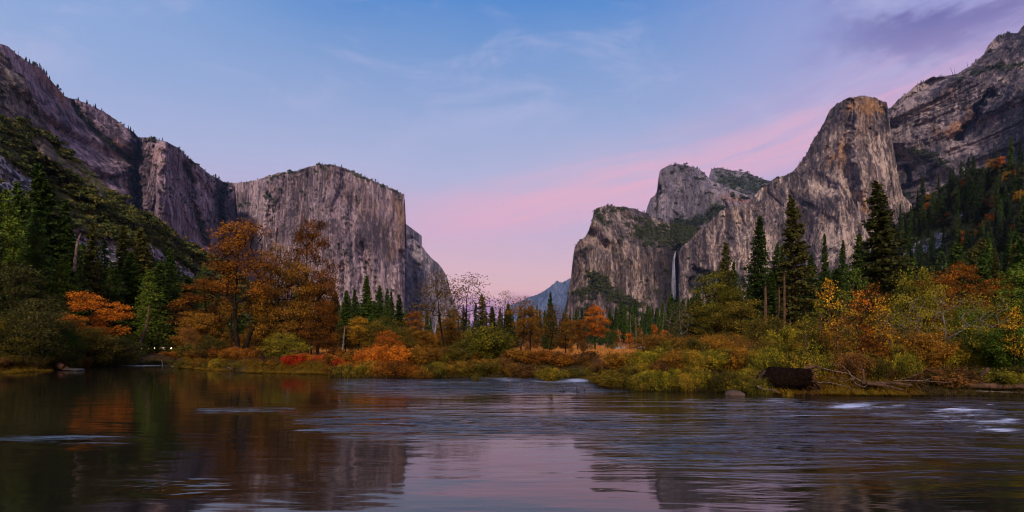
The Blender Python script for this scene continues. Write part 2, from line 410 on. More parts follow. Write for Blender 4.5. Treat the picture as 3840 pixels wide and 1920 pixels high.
# ================================================================ cliffs and mountains
def seg_dist(px, py, pl):
    d = np.full(px.shape, 1e9)
    if len(pl) == 1:
        return np.hypot(px-pl[0][0], py-pl[0][1])
    for (x0, y0), (x1, y1) in zip(pl[:-1], pl[1:]):
        dx, dy = x1-x0, y1-y0; L = dx*dx+dy*dy+1e-9
        t = np.clip(((px-x0)*dx+(py-y0)*dy)/L, 0, 1)
        d = np.minimum(d, np.hypot(px-x0-t*dx, py-y0-t*dy))
    return d
RELIEF = {}
def relief(name, sil, base, depth, mat, lean=.25, rim=None, lean2=1.3, flute=1.0, feats=(), step=4.0, rough=2.5, seed=0,
           back=600, label=None, cat=None, fl_w=34., fl_h=260., ledge=.35, rows=None, kdist=1.0, smooth=False, vegtop=.5, endwrap=(1, 1)):
    """a wall of rock: skyline, base, distance along it, and relief in depth"""
    sx_ = np.array([a for a, b in sil], float); sy_ = np.array([b for a, b in sil], float)
    cols = np.arange(sx_[0], sx_[-1]+.1, step)
    top = np.interp(cols, sx_, sy_)
    top = top+rough*(fbm(cols*.05, seed*3.3, 0, 4, seed+60)*1.6+.6*vnoise(cols*.25, 0, seed, seed+71))
    bx = np.array([a for a, b in base], float); by = np.array([b for a, b in base], float)
    bot = np.maximum(np.interp(cols, bx, by), top+12)
    dx_ = np.array([a for a, b in depth], float); dd_ = np.array([b for a, b in depth], float)
    Db = np.interp(cols, dx_, dd_)
    nr = rows or int(max(20, np.max(bot-top)/step))
    v = np.linspace(0, 1, nr)[:, None]
    PX = cols[None, :]+0*v
    PY = top[None, :]+(bot-top)[None, :]*v
    D0 = Db[None, :]+0*v
    if rim is not None:
        rx = np.array([a for a, b in rim], float); ry = np.array([b for a, b in rim], float)
        RY = np.clip(np.interp(cols, rx, ry), top, bot)[None, :]+0*v
    else:
        RY = top[None, :]+0*v
    hb = (bot[None, :]-np.maximum(PY, RY))/F*D0
    ht = np.clip(RY-PY, 0, None)/F*D0
    D = D0+lean*hb+lean2*ht
    S = (PX-1920)/F*D0; Z = (HZ-PY)/F*D0
    fw, fh = fl_w*kdist, fl_h*kdist
    # wandering so that flutes are not ruler-straight
    Sw = S+fbm(S/(fw*5), Z/(fh*.6), 0, 3, seed+5)*fw*1.6
    f1 = ridged(Sw/(fw*2.6), Z/(fh*1.7), seed, 3, seed+1)
    f2 = fbm(Sw/fw, Z/fh, seed, 4, seed+2, .6)
    f3 = ridged(Sw/(fw*.45), Z/(fh*.5), seed, 3, seed+3)
    # ledges: sudden steps across the face
    lz = Z+fbm(S/(fw*4), Z/(fh*.8), 0, 3, seed+8)*fh*.5
    led = fbm(S/(fw*3.5), lz/(fh*.16), seed, 3, seed+9)
    blk = np.floor(fbm(S/(fw*1.8), Z/(fh*.35), seed, 2, seed+12)*5)/5
    amp = flute*kdist
    dsp = -(f1*24+f2*26+f3*11)-led*26*ledge*2-blk*24*ledge*1.5
    steep = np.where(PY < RY, .45, 1.0)
    dsp = dsp*amp*steep
    pxm = D0/F*step
    micro = ridged(S/(pxm*2.2), Z/(pxm*5.5), 0, 2, seed+20)*pxm*.85+vnoise(S/(pxm*1.1), Z/(pxm*2.4), 0, seed+21)*pxm*.4
    crk = ridged(Sw/(fw*.9)+Z/(fh*1.2), Z/(fh*.9), seed, 3, seed+23)
    micro = micro+sstep(crk, .45, .8)*16*kdist*flute
    dsp = dsp+micro
    big = fbm(S/(fw*14), Z/(fh*3), seed, 3, seed+30)*55*amp
    dsp = dsp+big
    at = {'tone': np.zeros(PX.shape), 'warm': np.zeros(PX.shape), 'veg': np.zeros(PX.shape), 'scree': np.zeros(PX.shape)}
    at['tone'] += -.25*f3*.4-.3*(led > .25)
    at['veg'] += np.where(PY < RY-2, vegtop, 0)*(1+fbm(S/(fw*2), Z/(fw*2), 0, 3, seed+44))
    # ledges collect brush
    at['veg'] += sstep(led, .38, .6)*.25
    wv = 9*fbm(PX*.03, PY*.03, seed, 4, seed+50)+5*fbm(PX*.12, PY*.12, seed, 3, seed+51)
    for f in feats:
        kind, pl, wd, a = f[:4]
        d = seg_dist(PX+wv*2, PY+wv*2, pl)
        g = np.exp(-(d/wd)**2)
        if kind == 'd': dsp = dsp+a*g
        elif kind == 'e': # a rib with a sharp edge: depth jump to the right of the line
            lx = np.interp(PY, [p[1] for p in pl], [p[0] for p in pl])
            dsp = dsp+a*sstep(PX+wv, lx-wd, lx+wd)*((PY >= pl[0][1]-5) & (PY <= pl[-1][1]+5))
        else:
            nm = {'t': 'tone', 'w': 'warm', 'v': 'veg', 's': 'scree'}[kind]
            at[nm] = at[nm]+a*np.exp(-(d/(wd*1.15))**2)
    edge = np.ones_like(PX)
    D = D+dsp
    P3 = pos(PX, PY, D)
    # plateau behind the skyline and the hidden sides, so the mountain is solid
    rows_ = [P3[i] for i in range(nr)]
    t0 = P3[0]
    extra = []
    for q, dz in ((30, -3), (120, -14), (back, -back*.25)):
        e = t0.copy(); e[:, 1] += q; e[:, 0] = t0[:, 0]*(1+q/np.maximum(t0[:, 1], 1)*.9)
        e[:, 2] = t0[:, 2]*(1+q/np.maximum(t0[:, 1], 1)*.5)*1.0+dz-q*.10
        # never above the line of sight over the skyline
        slope = (t0[:, 2]-CAMH)/t0[:, 1]
        e[:, 2] = np.minimum(e[:, 2], CAMH+slope*e[:, 1]-abs(dz))
        extra.append(e)
    G = np.stack(extra[::-1]+rows_)
    def pad(a): return np.concatenate([np.repeat(a[:1], 3, 0), a], 0)
    A = {k: pad(a) for k, a in at.items()}
    A['veg'][:3] += .3
    # side wraps
    def wrap(G, A, side):
        c = G[:, 0] if side == 0 else G[:, -1]
        cols_ = []
        for q in (40, 200, back):
            e = c.copy(); k = 1+q/np.maximum(c[:, 1], 1)
            e[:, 1] += q
            inward = (1 if side == 0 else -1)
            e[:, 0] = c[:, 0]*k+inward*q*.35
            e[:, 2] = c[:, 2]+(c[:, 2]*(k-1))*.0-q*.03
            cols_.append(e)
        cols_ = cols_[::-1] if side == 0 else cols_
        s_ = np.stack(cols_, 1)
        G2 = np.concatenate([s_, G], 1) if side == 0 else np.concatenate([G, s_], 1)
        for k_ in A:
            c_ = A[k_][:, :1] if side == 0 else A[k_][:, -1:]
            c_ = np.repeat(c_, 3, 1)
            A[k_] = np.concatenate([c_, A[k_]], 1) if side == 0 else np.concatenate([A[k_], c_], 1)
        return G2
    if endwrap[0]: G = wrap(G, A, 0)
    if endwrap[1]: G = wrap(G, A, 1)
    nr2, nc2 = G.shape[:2]
    me = mesh_np(name, G.reshape(-1, 3), [grid_faces(nr2, nc2)], smooth, {k: a.ravel() for k, a in A.items()}, [mat])
    o = link(name, me); tag(o, label, cat, kind='structure')
    RELIEF[name] = (PX, PY, P3, at, cols, top)
    return o

rk_left = rock_mat('rock_left_wall', (.25, .185, .235), (.50, .38, .44), (.055, .042, .06), (.46, .22, .15))
rk_cap = rock_mat('rock_big_wall', (.225, .17, .20), (.44, .35, .385), (.075, .058, .07), (.46, .28, .17))
rk_shade = rock_mat('rock_shoulder', (.19, .17, .21), (.38, .34, .38), (.07, .065, .09), (.22, .18, .16))
rk_cath = rock_mat('rock_cathedral', (.135, .107, .107), (.40, .32, .28), (.038, .032, .036), (.42, .22, .10))
rk_mid = rock_mat('rock_middle', (.165, .132, .14), (.52, .42, .37), (.048, .042, .052), (.56, .30, .11))
rk_right = rock_mat('rock_right', (.14, .118, .135), (.40, .33, .34), (.035, .034, .052), (.52, .27, .13))
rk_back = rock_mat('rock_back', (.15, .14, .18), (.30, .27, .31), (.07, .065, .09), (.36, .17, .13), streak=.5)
rk_near = rock_mat('rock_near_left', (.16, .135, .13), (.40, .35, .31), (.04, .034, .036), (.30, .22, .11), k=1.8)
rk_far_hazy = rock_mat('rock_far_ridge_hazy', (.09, .13, .23), (.14, .20, .32), (.05, .08, .14), (.12, .14, .22), k=.4)  # blue of the distance haze is partly painted into this rock colour

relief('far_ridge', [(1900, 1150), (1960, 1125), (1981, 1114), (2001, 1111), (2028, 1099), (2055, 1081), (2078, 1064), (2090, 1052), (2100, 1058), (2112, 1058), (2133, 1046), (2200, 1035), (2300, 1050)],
       [(1900, 1300), (2300, 1300)], [(1900, 9800), (2300, 7800)], rk_far_hazy, lean=.8, flute=.8, kdist=3.0, rough=2.0, seed=3, back=1500, step=3)

relief('cliff_left_wall', [(-420, -60), (-200, 60), (-60, 135), (0, 162), (30, 175), (67, 205), (97, 227), (127, 238), (160, 265), (186, 294), (224, 339), (246, 360), (283, 375), (320, 385), (354, 402),
        (388, 417), (425, 443), (462, 469), (522, 513), (566, 519), (619, 528), (671, 554), (701, 588), (745, 618), (783, 650), (820, 670), (850, 688), (880, 700)],
       [(-420, 1250), (880, 1250)], [(-420, 900), (0, 1250), (520, 1750), (620, 1720), (880, 2350)], rk_left, lean=.32, seed=7, flute=1.15,
       feats=[('d', [(528, 520), (512, 600), (502, 680), (520, 800)], 20, 150), ('t', [(528, 525), (506, 620), (510, 760)], 20, -1.0), ('d', [(600, 560), (590, 700), (600, 850)], 45, -70),  # dark tone in the gully recess: its shade put into the rock colour
              ('d', [(838, 690), (820, 740), (828, 850), (850, 960)], 22, 160), ('t', [(838, 700), (824, 760), (835, 900)], 22, -.8),  # second gully, its shade also painted as dark tone
              ('v', [(269, 382), (300, 435), (363, 498), (419, 547), (475, 596)], 9, .9), ('d', [(269, 380), (300, 435), (363, 498), (419, 547), (475, 596)], 12, 25),
              ('d', [(330, 420), (400, 480), (470, 540)], 26, -15), ('d', [(200, 420), (330, 620), (430, 720)], 60, -30), ('e', [(300, 430), (480, 800)], 10, 0),
              ('w', [(120, 250), (190, 310), (240, 380)], 32, 1.0), ('w', [(430, 560), (500, 580)], 34, .9), ('w', [(600, 590), (680, 600)], 30, .5), ('w', [(300, 520), (280, 460)], 26, .6),
              ('t', [(250, 640), (400, 700)], 90, .25), ('v', [(620, 700), (700, 760), (760, 860)], 12, .6), ('v', [(560, 520), (640, 545), (720, 610)], 8, .5),
              ('t', [(640, 640), (650, 760)], 40, -.25), ('d', [(700, 620), (720, 760), (760, 900)], 16, 60), ('t', [(700, 640), (720, 760)], 12, -.5)])

relief('cliff_shoulder', [(1470, 800), (1521, 851), (1540, 869), (1558, 898), (1589, 932), (1614, 963), (1645, 990), (1664, 1015), (1679, 1046), (1689, 1090), (1701, 1121), (1722, 1165), (1745, 1240)],
       [(1470, 1300), (1745, 1300)], [(1470, 3100), (1745, 3600)], rk_shade, lean=.35, seed=13, flute=1.2, fl_h=420, rough=1.8,
       feats=[('t', [(1540, 1000), (1570, 1200)], 26, .7), ('d', [(1560, 900), (1545, 1050), (1560, 1200)], 16, 90), ('t', [(1620, 1050), (1640, 1200)], 40, -.2)])

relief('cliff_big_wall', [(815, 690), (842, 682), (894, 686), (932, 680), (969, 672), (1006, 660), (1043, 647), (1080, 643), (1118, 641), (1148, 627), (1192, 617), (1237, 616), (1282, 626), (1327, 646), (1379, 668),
        (1431, 693), (1483, 714), (1508, 727), (1516, 736), (1519, 760)],
       [(815, 1300), (1519, 1300)], [(815, 2900), (950, 2620), (1230, 2380), (1400, 2480), (1519, 2700)], rk_cap, lean=.22, seed=19, flute=1.0, fl_h=420, fl_w=32, ledge=.25, rough=1.8, step=3.5, vegtop=0,
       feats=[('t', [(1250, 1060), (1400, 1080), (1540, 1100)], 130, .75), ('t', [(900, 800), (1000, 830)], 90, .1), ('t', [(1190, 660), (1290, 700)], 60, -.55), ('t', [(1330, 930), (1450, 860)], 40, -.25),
              ('w', [(1300, 720), (1420, 760), (1500, 820)], 80, .5), ('w', [(1480, 950), (1500, 780)], 40, .5), ('d', [(1265, 920), (1284, 960), (1290, 1120)], 9, 40),
              ('d', [(1360, 920), (1372, 1000), (1420, 1080)], 10, 40), ('d', [(1395, 960), (1410, 1100)], 8, -30), ('d', [(1505, 950), (1530, 1100), (1545, 1200)], 12, 60),
              ('d', [(1240, 630), (1250, 800), (1275, 1000), (1300, 1250)], 55, -90), ('d', [(1130, 700), (1150, 900)], 60, 70), ('d', [(850, 690), (860, 800), (845, 950)], 22, 110), ('t', [(850, 700), (856, 860)], 20, -.8),  # left gully recess darkened by tone, shade painted into the granite
              ('d', [(1000, 700), (985, 850), (1010, 1000)], 28, -60), ('t', [(1425, 888), (1480, 908)], 4, 1.2), ('t', [(1352, 960), (1362, 1080)], 7, 1.0), ('t', [(1290, 990), (1296, 1120)], 6, 1.0),
              ('v', [(1000, 745), (1030, 742)], 9, .9), ('v', [(905, 770), (935, 765)], 9, .9), ('v', [(1300, 640), (1400, 682), (1500, 728)], 7, .7), ('v', [(1000, 665), (1120, 646), (1240, 622)], 6, .8)])

relief('rock_peak_behind', [(2600, 720), (2655, 690), (2661, 652), (2667, 634), (2685, 630), (2701, 630), (2738, 637), (2775, 642), (2825, 658), (2881, 677), (2960, 720)],
       [(2600, 1000), (2960, 1000)], [(2600, 3900), (2960, 3700)], rk_back, lean=.9, seed=23, flute=.7, rough=1.6, feats=[('v', [(2700, 690), (2800, 690), (2860, 710)], 45, .8), ('t', [(2680, 660)], 30, .1)], back=500)

relief('rock_tower_behind', [(2380, 830), (2422, 800), (2426, 778), (2440, 745), (2462, 726), (2467, 690), (2469, 661), (2474, 641), (2502, 622), (2540, 614), (2577, 621), (2620, 633), (2645, 655), (2670, 677), (2707, 691), (2763, 718), (2825, 738), (2900, 790)],
       [(2380, 1000), (2900, 1000)], [(2380, 3100), (2470, 2850), (2640, 2800), (2900, 2900)], rk_back, lean=.25, rim=[(2380, 840), (2470, 600), (2650, 700), (2700, 730), (2900, 800)], lean2=1.2, seed=29, flute=1.0, rough=1.8, fl_h=180, vegtop=.2,
       feats=[('d', [(2470, 700), (2465, 800)], 8, 60), ('w', [(2720, 740), (2790, 750), (2830, 765)], 20, 1.6), ('t', [(2650, 730), (2760, 780)], 35, .5), ('v', [(2560, 840), (2640, 830), (2700, 800)], 24, .9),
              ('v', [(2500, 640), (2560, 650)], 18, .35), ('v', [(2620, 720), (2680, 770)], 14, .4), ('t', [(2530, 800)], 50, .35)])

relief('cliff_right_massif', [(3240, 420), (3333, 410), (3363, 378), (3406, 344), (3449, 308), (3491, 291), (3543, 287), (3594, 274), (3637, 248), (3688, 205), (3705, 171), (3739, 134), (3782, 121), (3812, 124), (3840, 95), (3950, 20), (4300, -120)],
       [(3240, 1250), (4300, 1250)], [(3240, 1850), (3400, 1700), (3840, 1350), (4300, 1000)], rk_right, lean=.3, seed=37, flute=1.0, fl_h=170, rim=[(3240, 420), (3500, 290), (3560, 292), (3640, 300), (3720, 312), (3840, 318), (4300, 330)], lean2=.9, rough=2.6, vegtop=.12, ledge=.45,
       feats=[('t', [(3420, 390), (3560, 400)], 45, .55), ('t', [(3480, 470), (3560, 470), (3660, 360), (3720, 330)], 34, .7), ('w', [(3530, 500), (3600, 470), (3640, 440)], 26, 1.3), ('t', [(3640, 560), (3560, 550)], 40, .7),
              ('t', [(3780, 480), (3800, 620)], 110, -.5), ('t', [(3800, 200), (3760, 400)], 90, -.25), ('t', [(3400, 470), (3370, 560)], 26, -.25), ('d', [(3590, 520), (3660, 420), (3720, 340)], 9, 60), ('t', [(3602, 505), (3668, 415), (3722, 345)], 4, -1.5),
              ('v', [(3420, 560), (3480, 580), (3530, 610), (3580, 650)], 12, .9), ('v', [(3330, 725), (3420, 740)], 10, 1.0), ('t', [(3420, 640), (3520, 700)], 70, .35), ('d', [(3420, 560), (3530, 610), (3600, 660)], 22, -20),  # broad lighter tone below the tower brightens the colour against the shading there
              ('v', [(3640, 268), (3740, 252), (3840, 240)], 9, .7), ('d', [(3395, 620), (3405, 680)], 8, 50), ('t', [(3396, 620), (3402, 680)], 5, -1.5), ('t', [(3650, 540), (3700, 420)], 14, .5)])

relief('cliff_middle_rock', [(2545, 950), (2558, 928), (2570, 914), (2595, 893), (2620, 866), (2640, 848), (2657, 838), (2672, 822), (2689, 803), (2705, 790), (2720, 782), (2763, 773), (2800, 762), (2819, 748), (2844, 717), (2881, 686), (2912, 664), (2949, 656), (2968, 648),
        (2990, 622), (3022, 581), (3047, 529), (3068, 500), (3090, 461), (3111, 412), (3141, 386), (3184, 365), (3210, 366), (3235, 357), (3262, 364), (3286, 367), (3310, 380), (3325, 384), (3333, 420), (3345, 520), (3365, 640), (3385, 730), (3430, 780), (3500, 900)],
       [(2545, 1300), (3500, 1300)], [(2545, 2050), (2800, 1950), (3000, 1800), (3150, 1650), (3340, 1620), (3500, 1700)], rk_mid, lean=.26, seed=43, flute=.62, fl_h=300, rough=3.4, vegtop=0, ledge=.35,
       feats=[('t', [(3060, 560), (3200, 560), (3280, 620), (3340, 680)], 80, .45), ('w', [(3120, 600), (3220, 480), (3260, 400)], 48, .8), ('t', [(3110, 430), (3060, 560), (2990, 650)], 26, -.8), ('t', [(3260, 420), (3270, 480)], 24, -.3), ('w', [(3190, 395), (3290, 400)], 22, 1.2),
              ('e', [(3205, 380), (3215, 520), (3250, 700)], 12, 0), ('d', [(3225, 400), (3220, 560), (3240, 700)], 40, -60), ('t', [(3300, 560), (3340, 700)], 50, .25),
              ('t', [(3000, 720), (3060, 800), (3140, 760)], 55, -.65), ('t', [(3000, 705), (3120, 715), (3250, 740), (3370, 745)], 14, .9), ('w', [(3230, 745), (3240, 780)], 20, 1.2),
              ('t', [(3080, 880), (3160, 870), (3120, 950)], 42, 1.1), ('t', [(2890, 900), (2900, 980)], 18, .9), ('t', [(2680, 830), (2740, 870)], 50, .15), ('w', [(2640, 900), (2820, 800)], 50, .35), ('t', [(2780, 960), (2700, 920)], 45, .45),
              ('t', [(2960, 820), (2880, 800)], 40, -.4), ('t', [(2560, 1010), (2600, 1050)], 26, .4), ('d', [(2580, 1060), (2620, 1020), (2680, 1040)], 14, 60), ('t', [(2590, 1075), (2640, 1050)], 18, -1.2), ('v', [(2620, 1090), (2700, 1030), (2760, 1050)], 26, .9),
              ('t', [(3270, 1000), (3350, 860)], 60, -.25), ('t', [(3190, 800), (3260, 860)], 40, .3)])

relief('cliff_waterfall_wall', [(2100, 1230), (2118, 1160), (2127, 1121), (2139, 1059), (2148, 972), (2155, 924), (2167, 906), (2195, 888), (2207, 866), (2220, 823), (2226, 798), (2243, 778), (2266, 770), (2297, 771), (2347, 777), (2384, 783), (2409, 797), (2440, 812), (2465, 820), (2515, 838),
        (2552, 846), (2600, 850), (2640, 858), (2700, 880)],
       [(2100, 1300), (2700, 1300)], [(2100, 2120), (2160, 1980), (2260, 1900), (2420, 1960), (2500, 2040), (2530, 2130), (2700, 2200)], rk_cath, lean=.22,
       rim=[(2100, 1230), (2155, 930), (2200, 880), (2226, 830), (2290, 900), (2400, 925), (2500, 938), (2545, 944), (2600, 940), (2700, 940)], lean2=1.5, seed=53, flute=1.0, fl_h=230, rough=2.2, vegtop=.28,
       feats=[('d', [(2530, 935), (2535, 1060), (2540, 1200)], 26, 120), ('t', [(2512, 955), (2510, 1060), (2520, 1180)], 26, -1.6), ('t', [(2550, 955), (2556, 1060), (2560, 1160)], 20, -1.8), ('t', [(2475, 1000), (2470, 1100), (2460, 1160)], 12, -1.0),
              ('t', [(2380, 960), (2420, 1050), (2400, 1140)], 50, .45), ('w', [(2330, 1000), (2440, 980)], 50, .35), ('v', [(2420, 870), (2500, 890), (2580, 870), (2640, 860)], 34, .75), ('v', [(2560, 850), (2610, 880)], 26, .8),
              ('v', [(2185, 1100), (2250, 1070), (2300, 1110), (2380, 1150)], 26, .95), ('v', [(2230, 1035), (2270, 1060)], 20, .9), ('v', [(2240, 800), (2260, 840)], 16, .5), ('w', [(2160, 960), (2200, 920), (2270, 1000)], 30, .3),
              ('t', [(2150, 1000), (2140, 1130)], 12, -.5), ('d', [(2210, 880), (2290, 930), (2330, 1000)], 22, 50), ('t', [(2290, 930), (2270, 1020)], 18, -.4)])

# nearer dark buttress at the very left
relief('cliff_near_buttress', [(-400, 60), (-120, 130), (-30, 175), (0, 188), (35, 217), (44, 250), (49, 268), (70, 272), (91, 287), (105, 330), (133, 380), (150, 428), (168, 463), (203, 512), (231, 547), (260, 575), (290, 640)],
       [(-400, 1100), (290, 1100)], [(-400, 600), (0, 820), (290, 980)], rk_near, lean=.3, seed=61, flute=.6, fl_w=22, fl_h=110, rough=3, kdist=.8, ledge=.7, vegtop=0,
       feats=[('v', [(90, 270), (60, 330)], 14, .5), ('t', [(40, 330), (100, 400)], 40, .2), ('v', [(10, 380), (0, 330)], 22, .5), ('w', [(100, 340), (110, 380)], 20, .5), ('v', [(0, 440), (60, 470), (130, 500), (190, 540)], 18, .6)])

# ---------------- brushy talus slope at the left
def slope_mat(name):
    m, n = new_mat(name)
    P = n.new('ShaderNodeTexCoord').outputs['Object']
    a = n.noise(P, .05, 5, .65); b = n.noise(P, .25, 5, .7); r1 = n.noise(P, .9, 4, .7)
    vo = n.new('ShaderNodeTexVoronoi'); n.put(vo.inputs['Vector'], P); vo.inputs['Scale'].default_value = .45
    soil = n.ramp(b, [(.3, (.03, .036, .012)), (.5, (.06, .065, .02)), (.7, (.12, .10, .045))])
    vc = n.new('ShaderNodeSeparateColor'); n.put(vc.inputs[0], vo.outputs['Color'])
    sc_c = n.ramp(n.m('ADD', n.m('MULTIPLY', vc.outputs[0], .6), n.m('MULTIPLY', r1, .4)), [(.25, (.03, .03, .035)), (.45, (.10, .095, .105)), (.6, (.20, .19, .21)), (.8, (.42, .40, .43))])
    rockc = n.ramp(n.noise(n.scaled(P, .16, .16, .3), 1, 7, .75), [(.38, (.018, .014, .012)), (.5, (.085, .065, .05)), (.64, (.24, .20, .17))])
    c = n.mix(n.sm(n.m('ADD', attr(n, 'scree'), n.m('MULTIPLY', n.m('SUBTRACT', n.noise(P, .03, 7, .75), .5), 2.4)), .45, .6), soil, sc_c)
    c = n.mix(n.sm(n.m('ADD', attr(n, 'tone'), n.m('MULTIPLY', n.m('SUBTRACT', n.noise(P, .07, 7, .8), .5), 5.0)), .75, 1.1), c, rockc)
    h = n.m('ADD', n.m('MULTIPLY', vo.outputs['Distance'], 1.0), n.m('MULTIPLY', b, 3))
    finish(n, principled(n, c, .95, .1, bump(n, h, .9, 1.2)))
    return m
relief('hillside_left', [(-420, 250), (-120, 400), (0, 432), (60, 452), (120, 480), (170, 505), (203, 518), (231, 548), (260, 572), (279, 588), (307, 603), (335, 628), (363, 652), (391, 680), (433, 729), (454, 757), (503, 781), (559, 812), (615, 848), (671, 886), (734, 929), (803, 968), (852, 998), (930, 1070), (1000, 1150), (1060, 1240)],
       [(-420, 1292), (0, 1292), (1060, 1292)], [(-420, 130), (0, 170), (500, 260), (1060, 480)], slope_mat('hillside_soil'), lean=1.55, seed=71, flute=.45, fl_w=20, fl_h=40, ledge=.5, rough=3, kdist=.6, back=120,
       feats=[('s', [(0, 640), (40, 660), (90, 700)], 38, 1.0), ('s', [(-60, 620), (0, 650), (30, 700)], 40, 1.0), ('s', [(330, 905), (380, 940), (430, 985), (350, 960)], 34, 1.0), ('s', [(400, 895), (480, 950), (560, 960), (640, 985), (715, 1025)], 15, 1.0),
              ('s', [(250, 860), (300, 890)], 20, .8), ('s', [(560, 930), (600, 960)], 14, .8),
              ('t', [(150, 540), (200, 590), (270, 640), (330, 690), (390, 740)], 34, 1.0), ('t', [(120, 520), (180, 560)], 22, .9), ('t', [(300, 600), (400, 690)], 20, .8), ('d', [(150, 560), (250, 650), (370, 750)], 20, -22), ('t', [(540, 880), (560, 890)], 8, .8)])

# ---------------- wooded slope at the right
relief('hillside_right', [(3000, 1240), (3100, 1150), (3220, 1010), (3300, 900), (3350, 850), (3400, 800), (3480, 740), (3560, 680), (3640, 640), (3740, 622), (3840, 610), (4000, 560), (4400, 480)],
       [(3000, 1292), (4400, 1292)], [(3000, 620), (3300, 480), (3840, 300), (4400, 220)], slope_mat('hillside_right_soil'), lean=1.35, seed=77, flute=.4, fl_w=20, fl_h=40, rough=4, kdist=.7, back=150,
       feats=[('s', [(3400, 960), (3450, 930), (3500, 920), (3530, 890)], 24, 1.0), ('s', [(3600, 800)], 16, .7), ('t', [(3420, 850)], 20, .8)])
# ================================================================ foliage builders
def leaf_cards(C, size, rs, aspect=.55, flat=0.0, up=None, tint=None, curl=0.0):
    """diamond leaves, one quad each, randomly turned; returns verts, quads, tint"""
    N = len(C); size = np.broadcast_to(size, (N,)).astype(float)
    a = rs.normal(size=(N, 3)); a[:, 2] *= (1-flat)
    if up is not None: a = a+up
    a /= np.linalg.norm(a, axis=1, keepdims=True)+1e-9
    b = rs.normal(size=(N, 3)); b[:, 2] *= (1-flat)
    b -= (a*b).sum(1, keepdims=True)*a; b /= np.linalg.norm(b, axis=1, keepdims=True)+1e-9
    L = a*size[:, None]; W = b*(size*aspect)[:, None]*.5
    V = np.stack([C-L*.5, C+W-L*.05, C+L*.5, C-W-L*.05], 1).reshape(-1, 3)
    Q = np.arange(N*4).reshape(N, 4)
    t = tint if tint is not None else rs.rand(N)
    return V, Q, np.repeat(t, 4)
def tubes(segs, k=5):
    """segs: list of (p0, r0, p1, r1)"""
    p0 = np.array([s[0] for s in segs], float); p1 = np.array([s[2] for s in segs], float)
    r0 = np.array([s[1] for s in segs], float); r1 = np.array([s[3] for s in segs], float)
    d = p1-p0; d /= np.linalg.norm(d, axis=1, keepdims=True)+1e-9
    ref = np.where(np.abs(d[:, 2:3]) < .9, np.array([[0, 0, 1.]]), np.array([[1., 0, 0]]))
    u = np.cross(d, ref); u /= np.linalg.norm(u, axis=1, keepdims=True)+1e-9
    v = np.cross(d, u)
    an = np.arange(k)*2*math.pi/k
    ring = np.cos(an)[None, :, None]*u[:, None]+np.sin(an)[None, :, None]*v[:, None]
    A = p0[:, None]+ring*r0[:, None, None]; B = p1[:, None]+ring*r1[:, None, None]
    N = len(segs)
    V = np.concatenate([A, B], 1).reshape(-1, 3)
    base = (np.arange(N)*2*k)[:, None]; j = np.arange(k); j2 = (j+1) % k
    Q = np.stack([base+j, base+j2, base+k+j2, base+k+j], -1).reshape(-1, 4)
    return V, Q
def norm(v): return v/(np.linalg.norm(v)+1e-9)

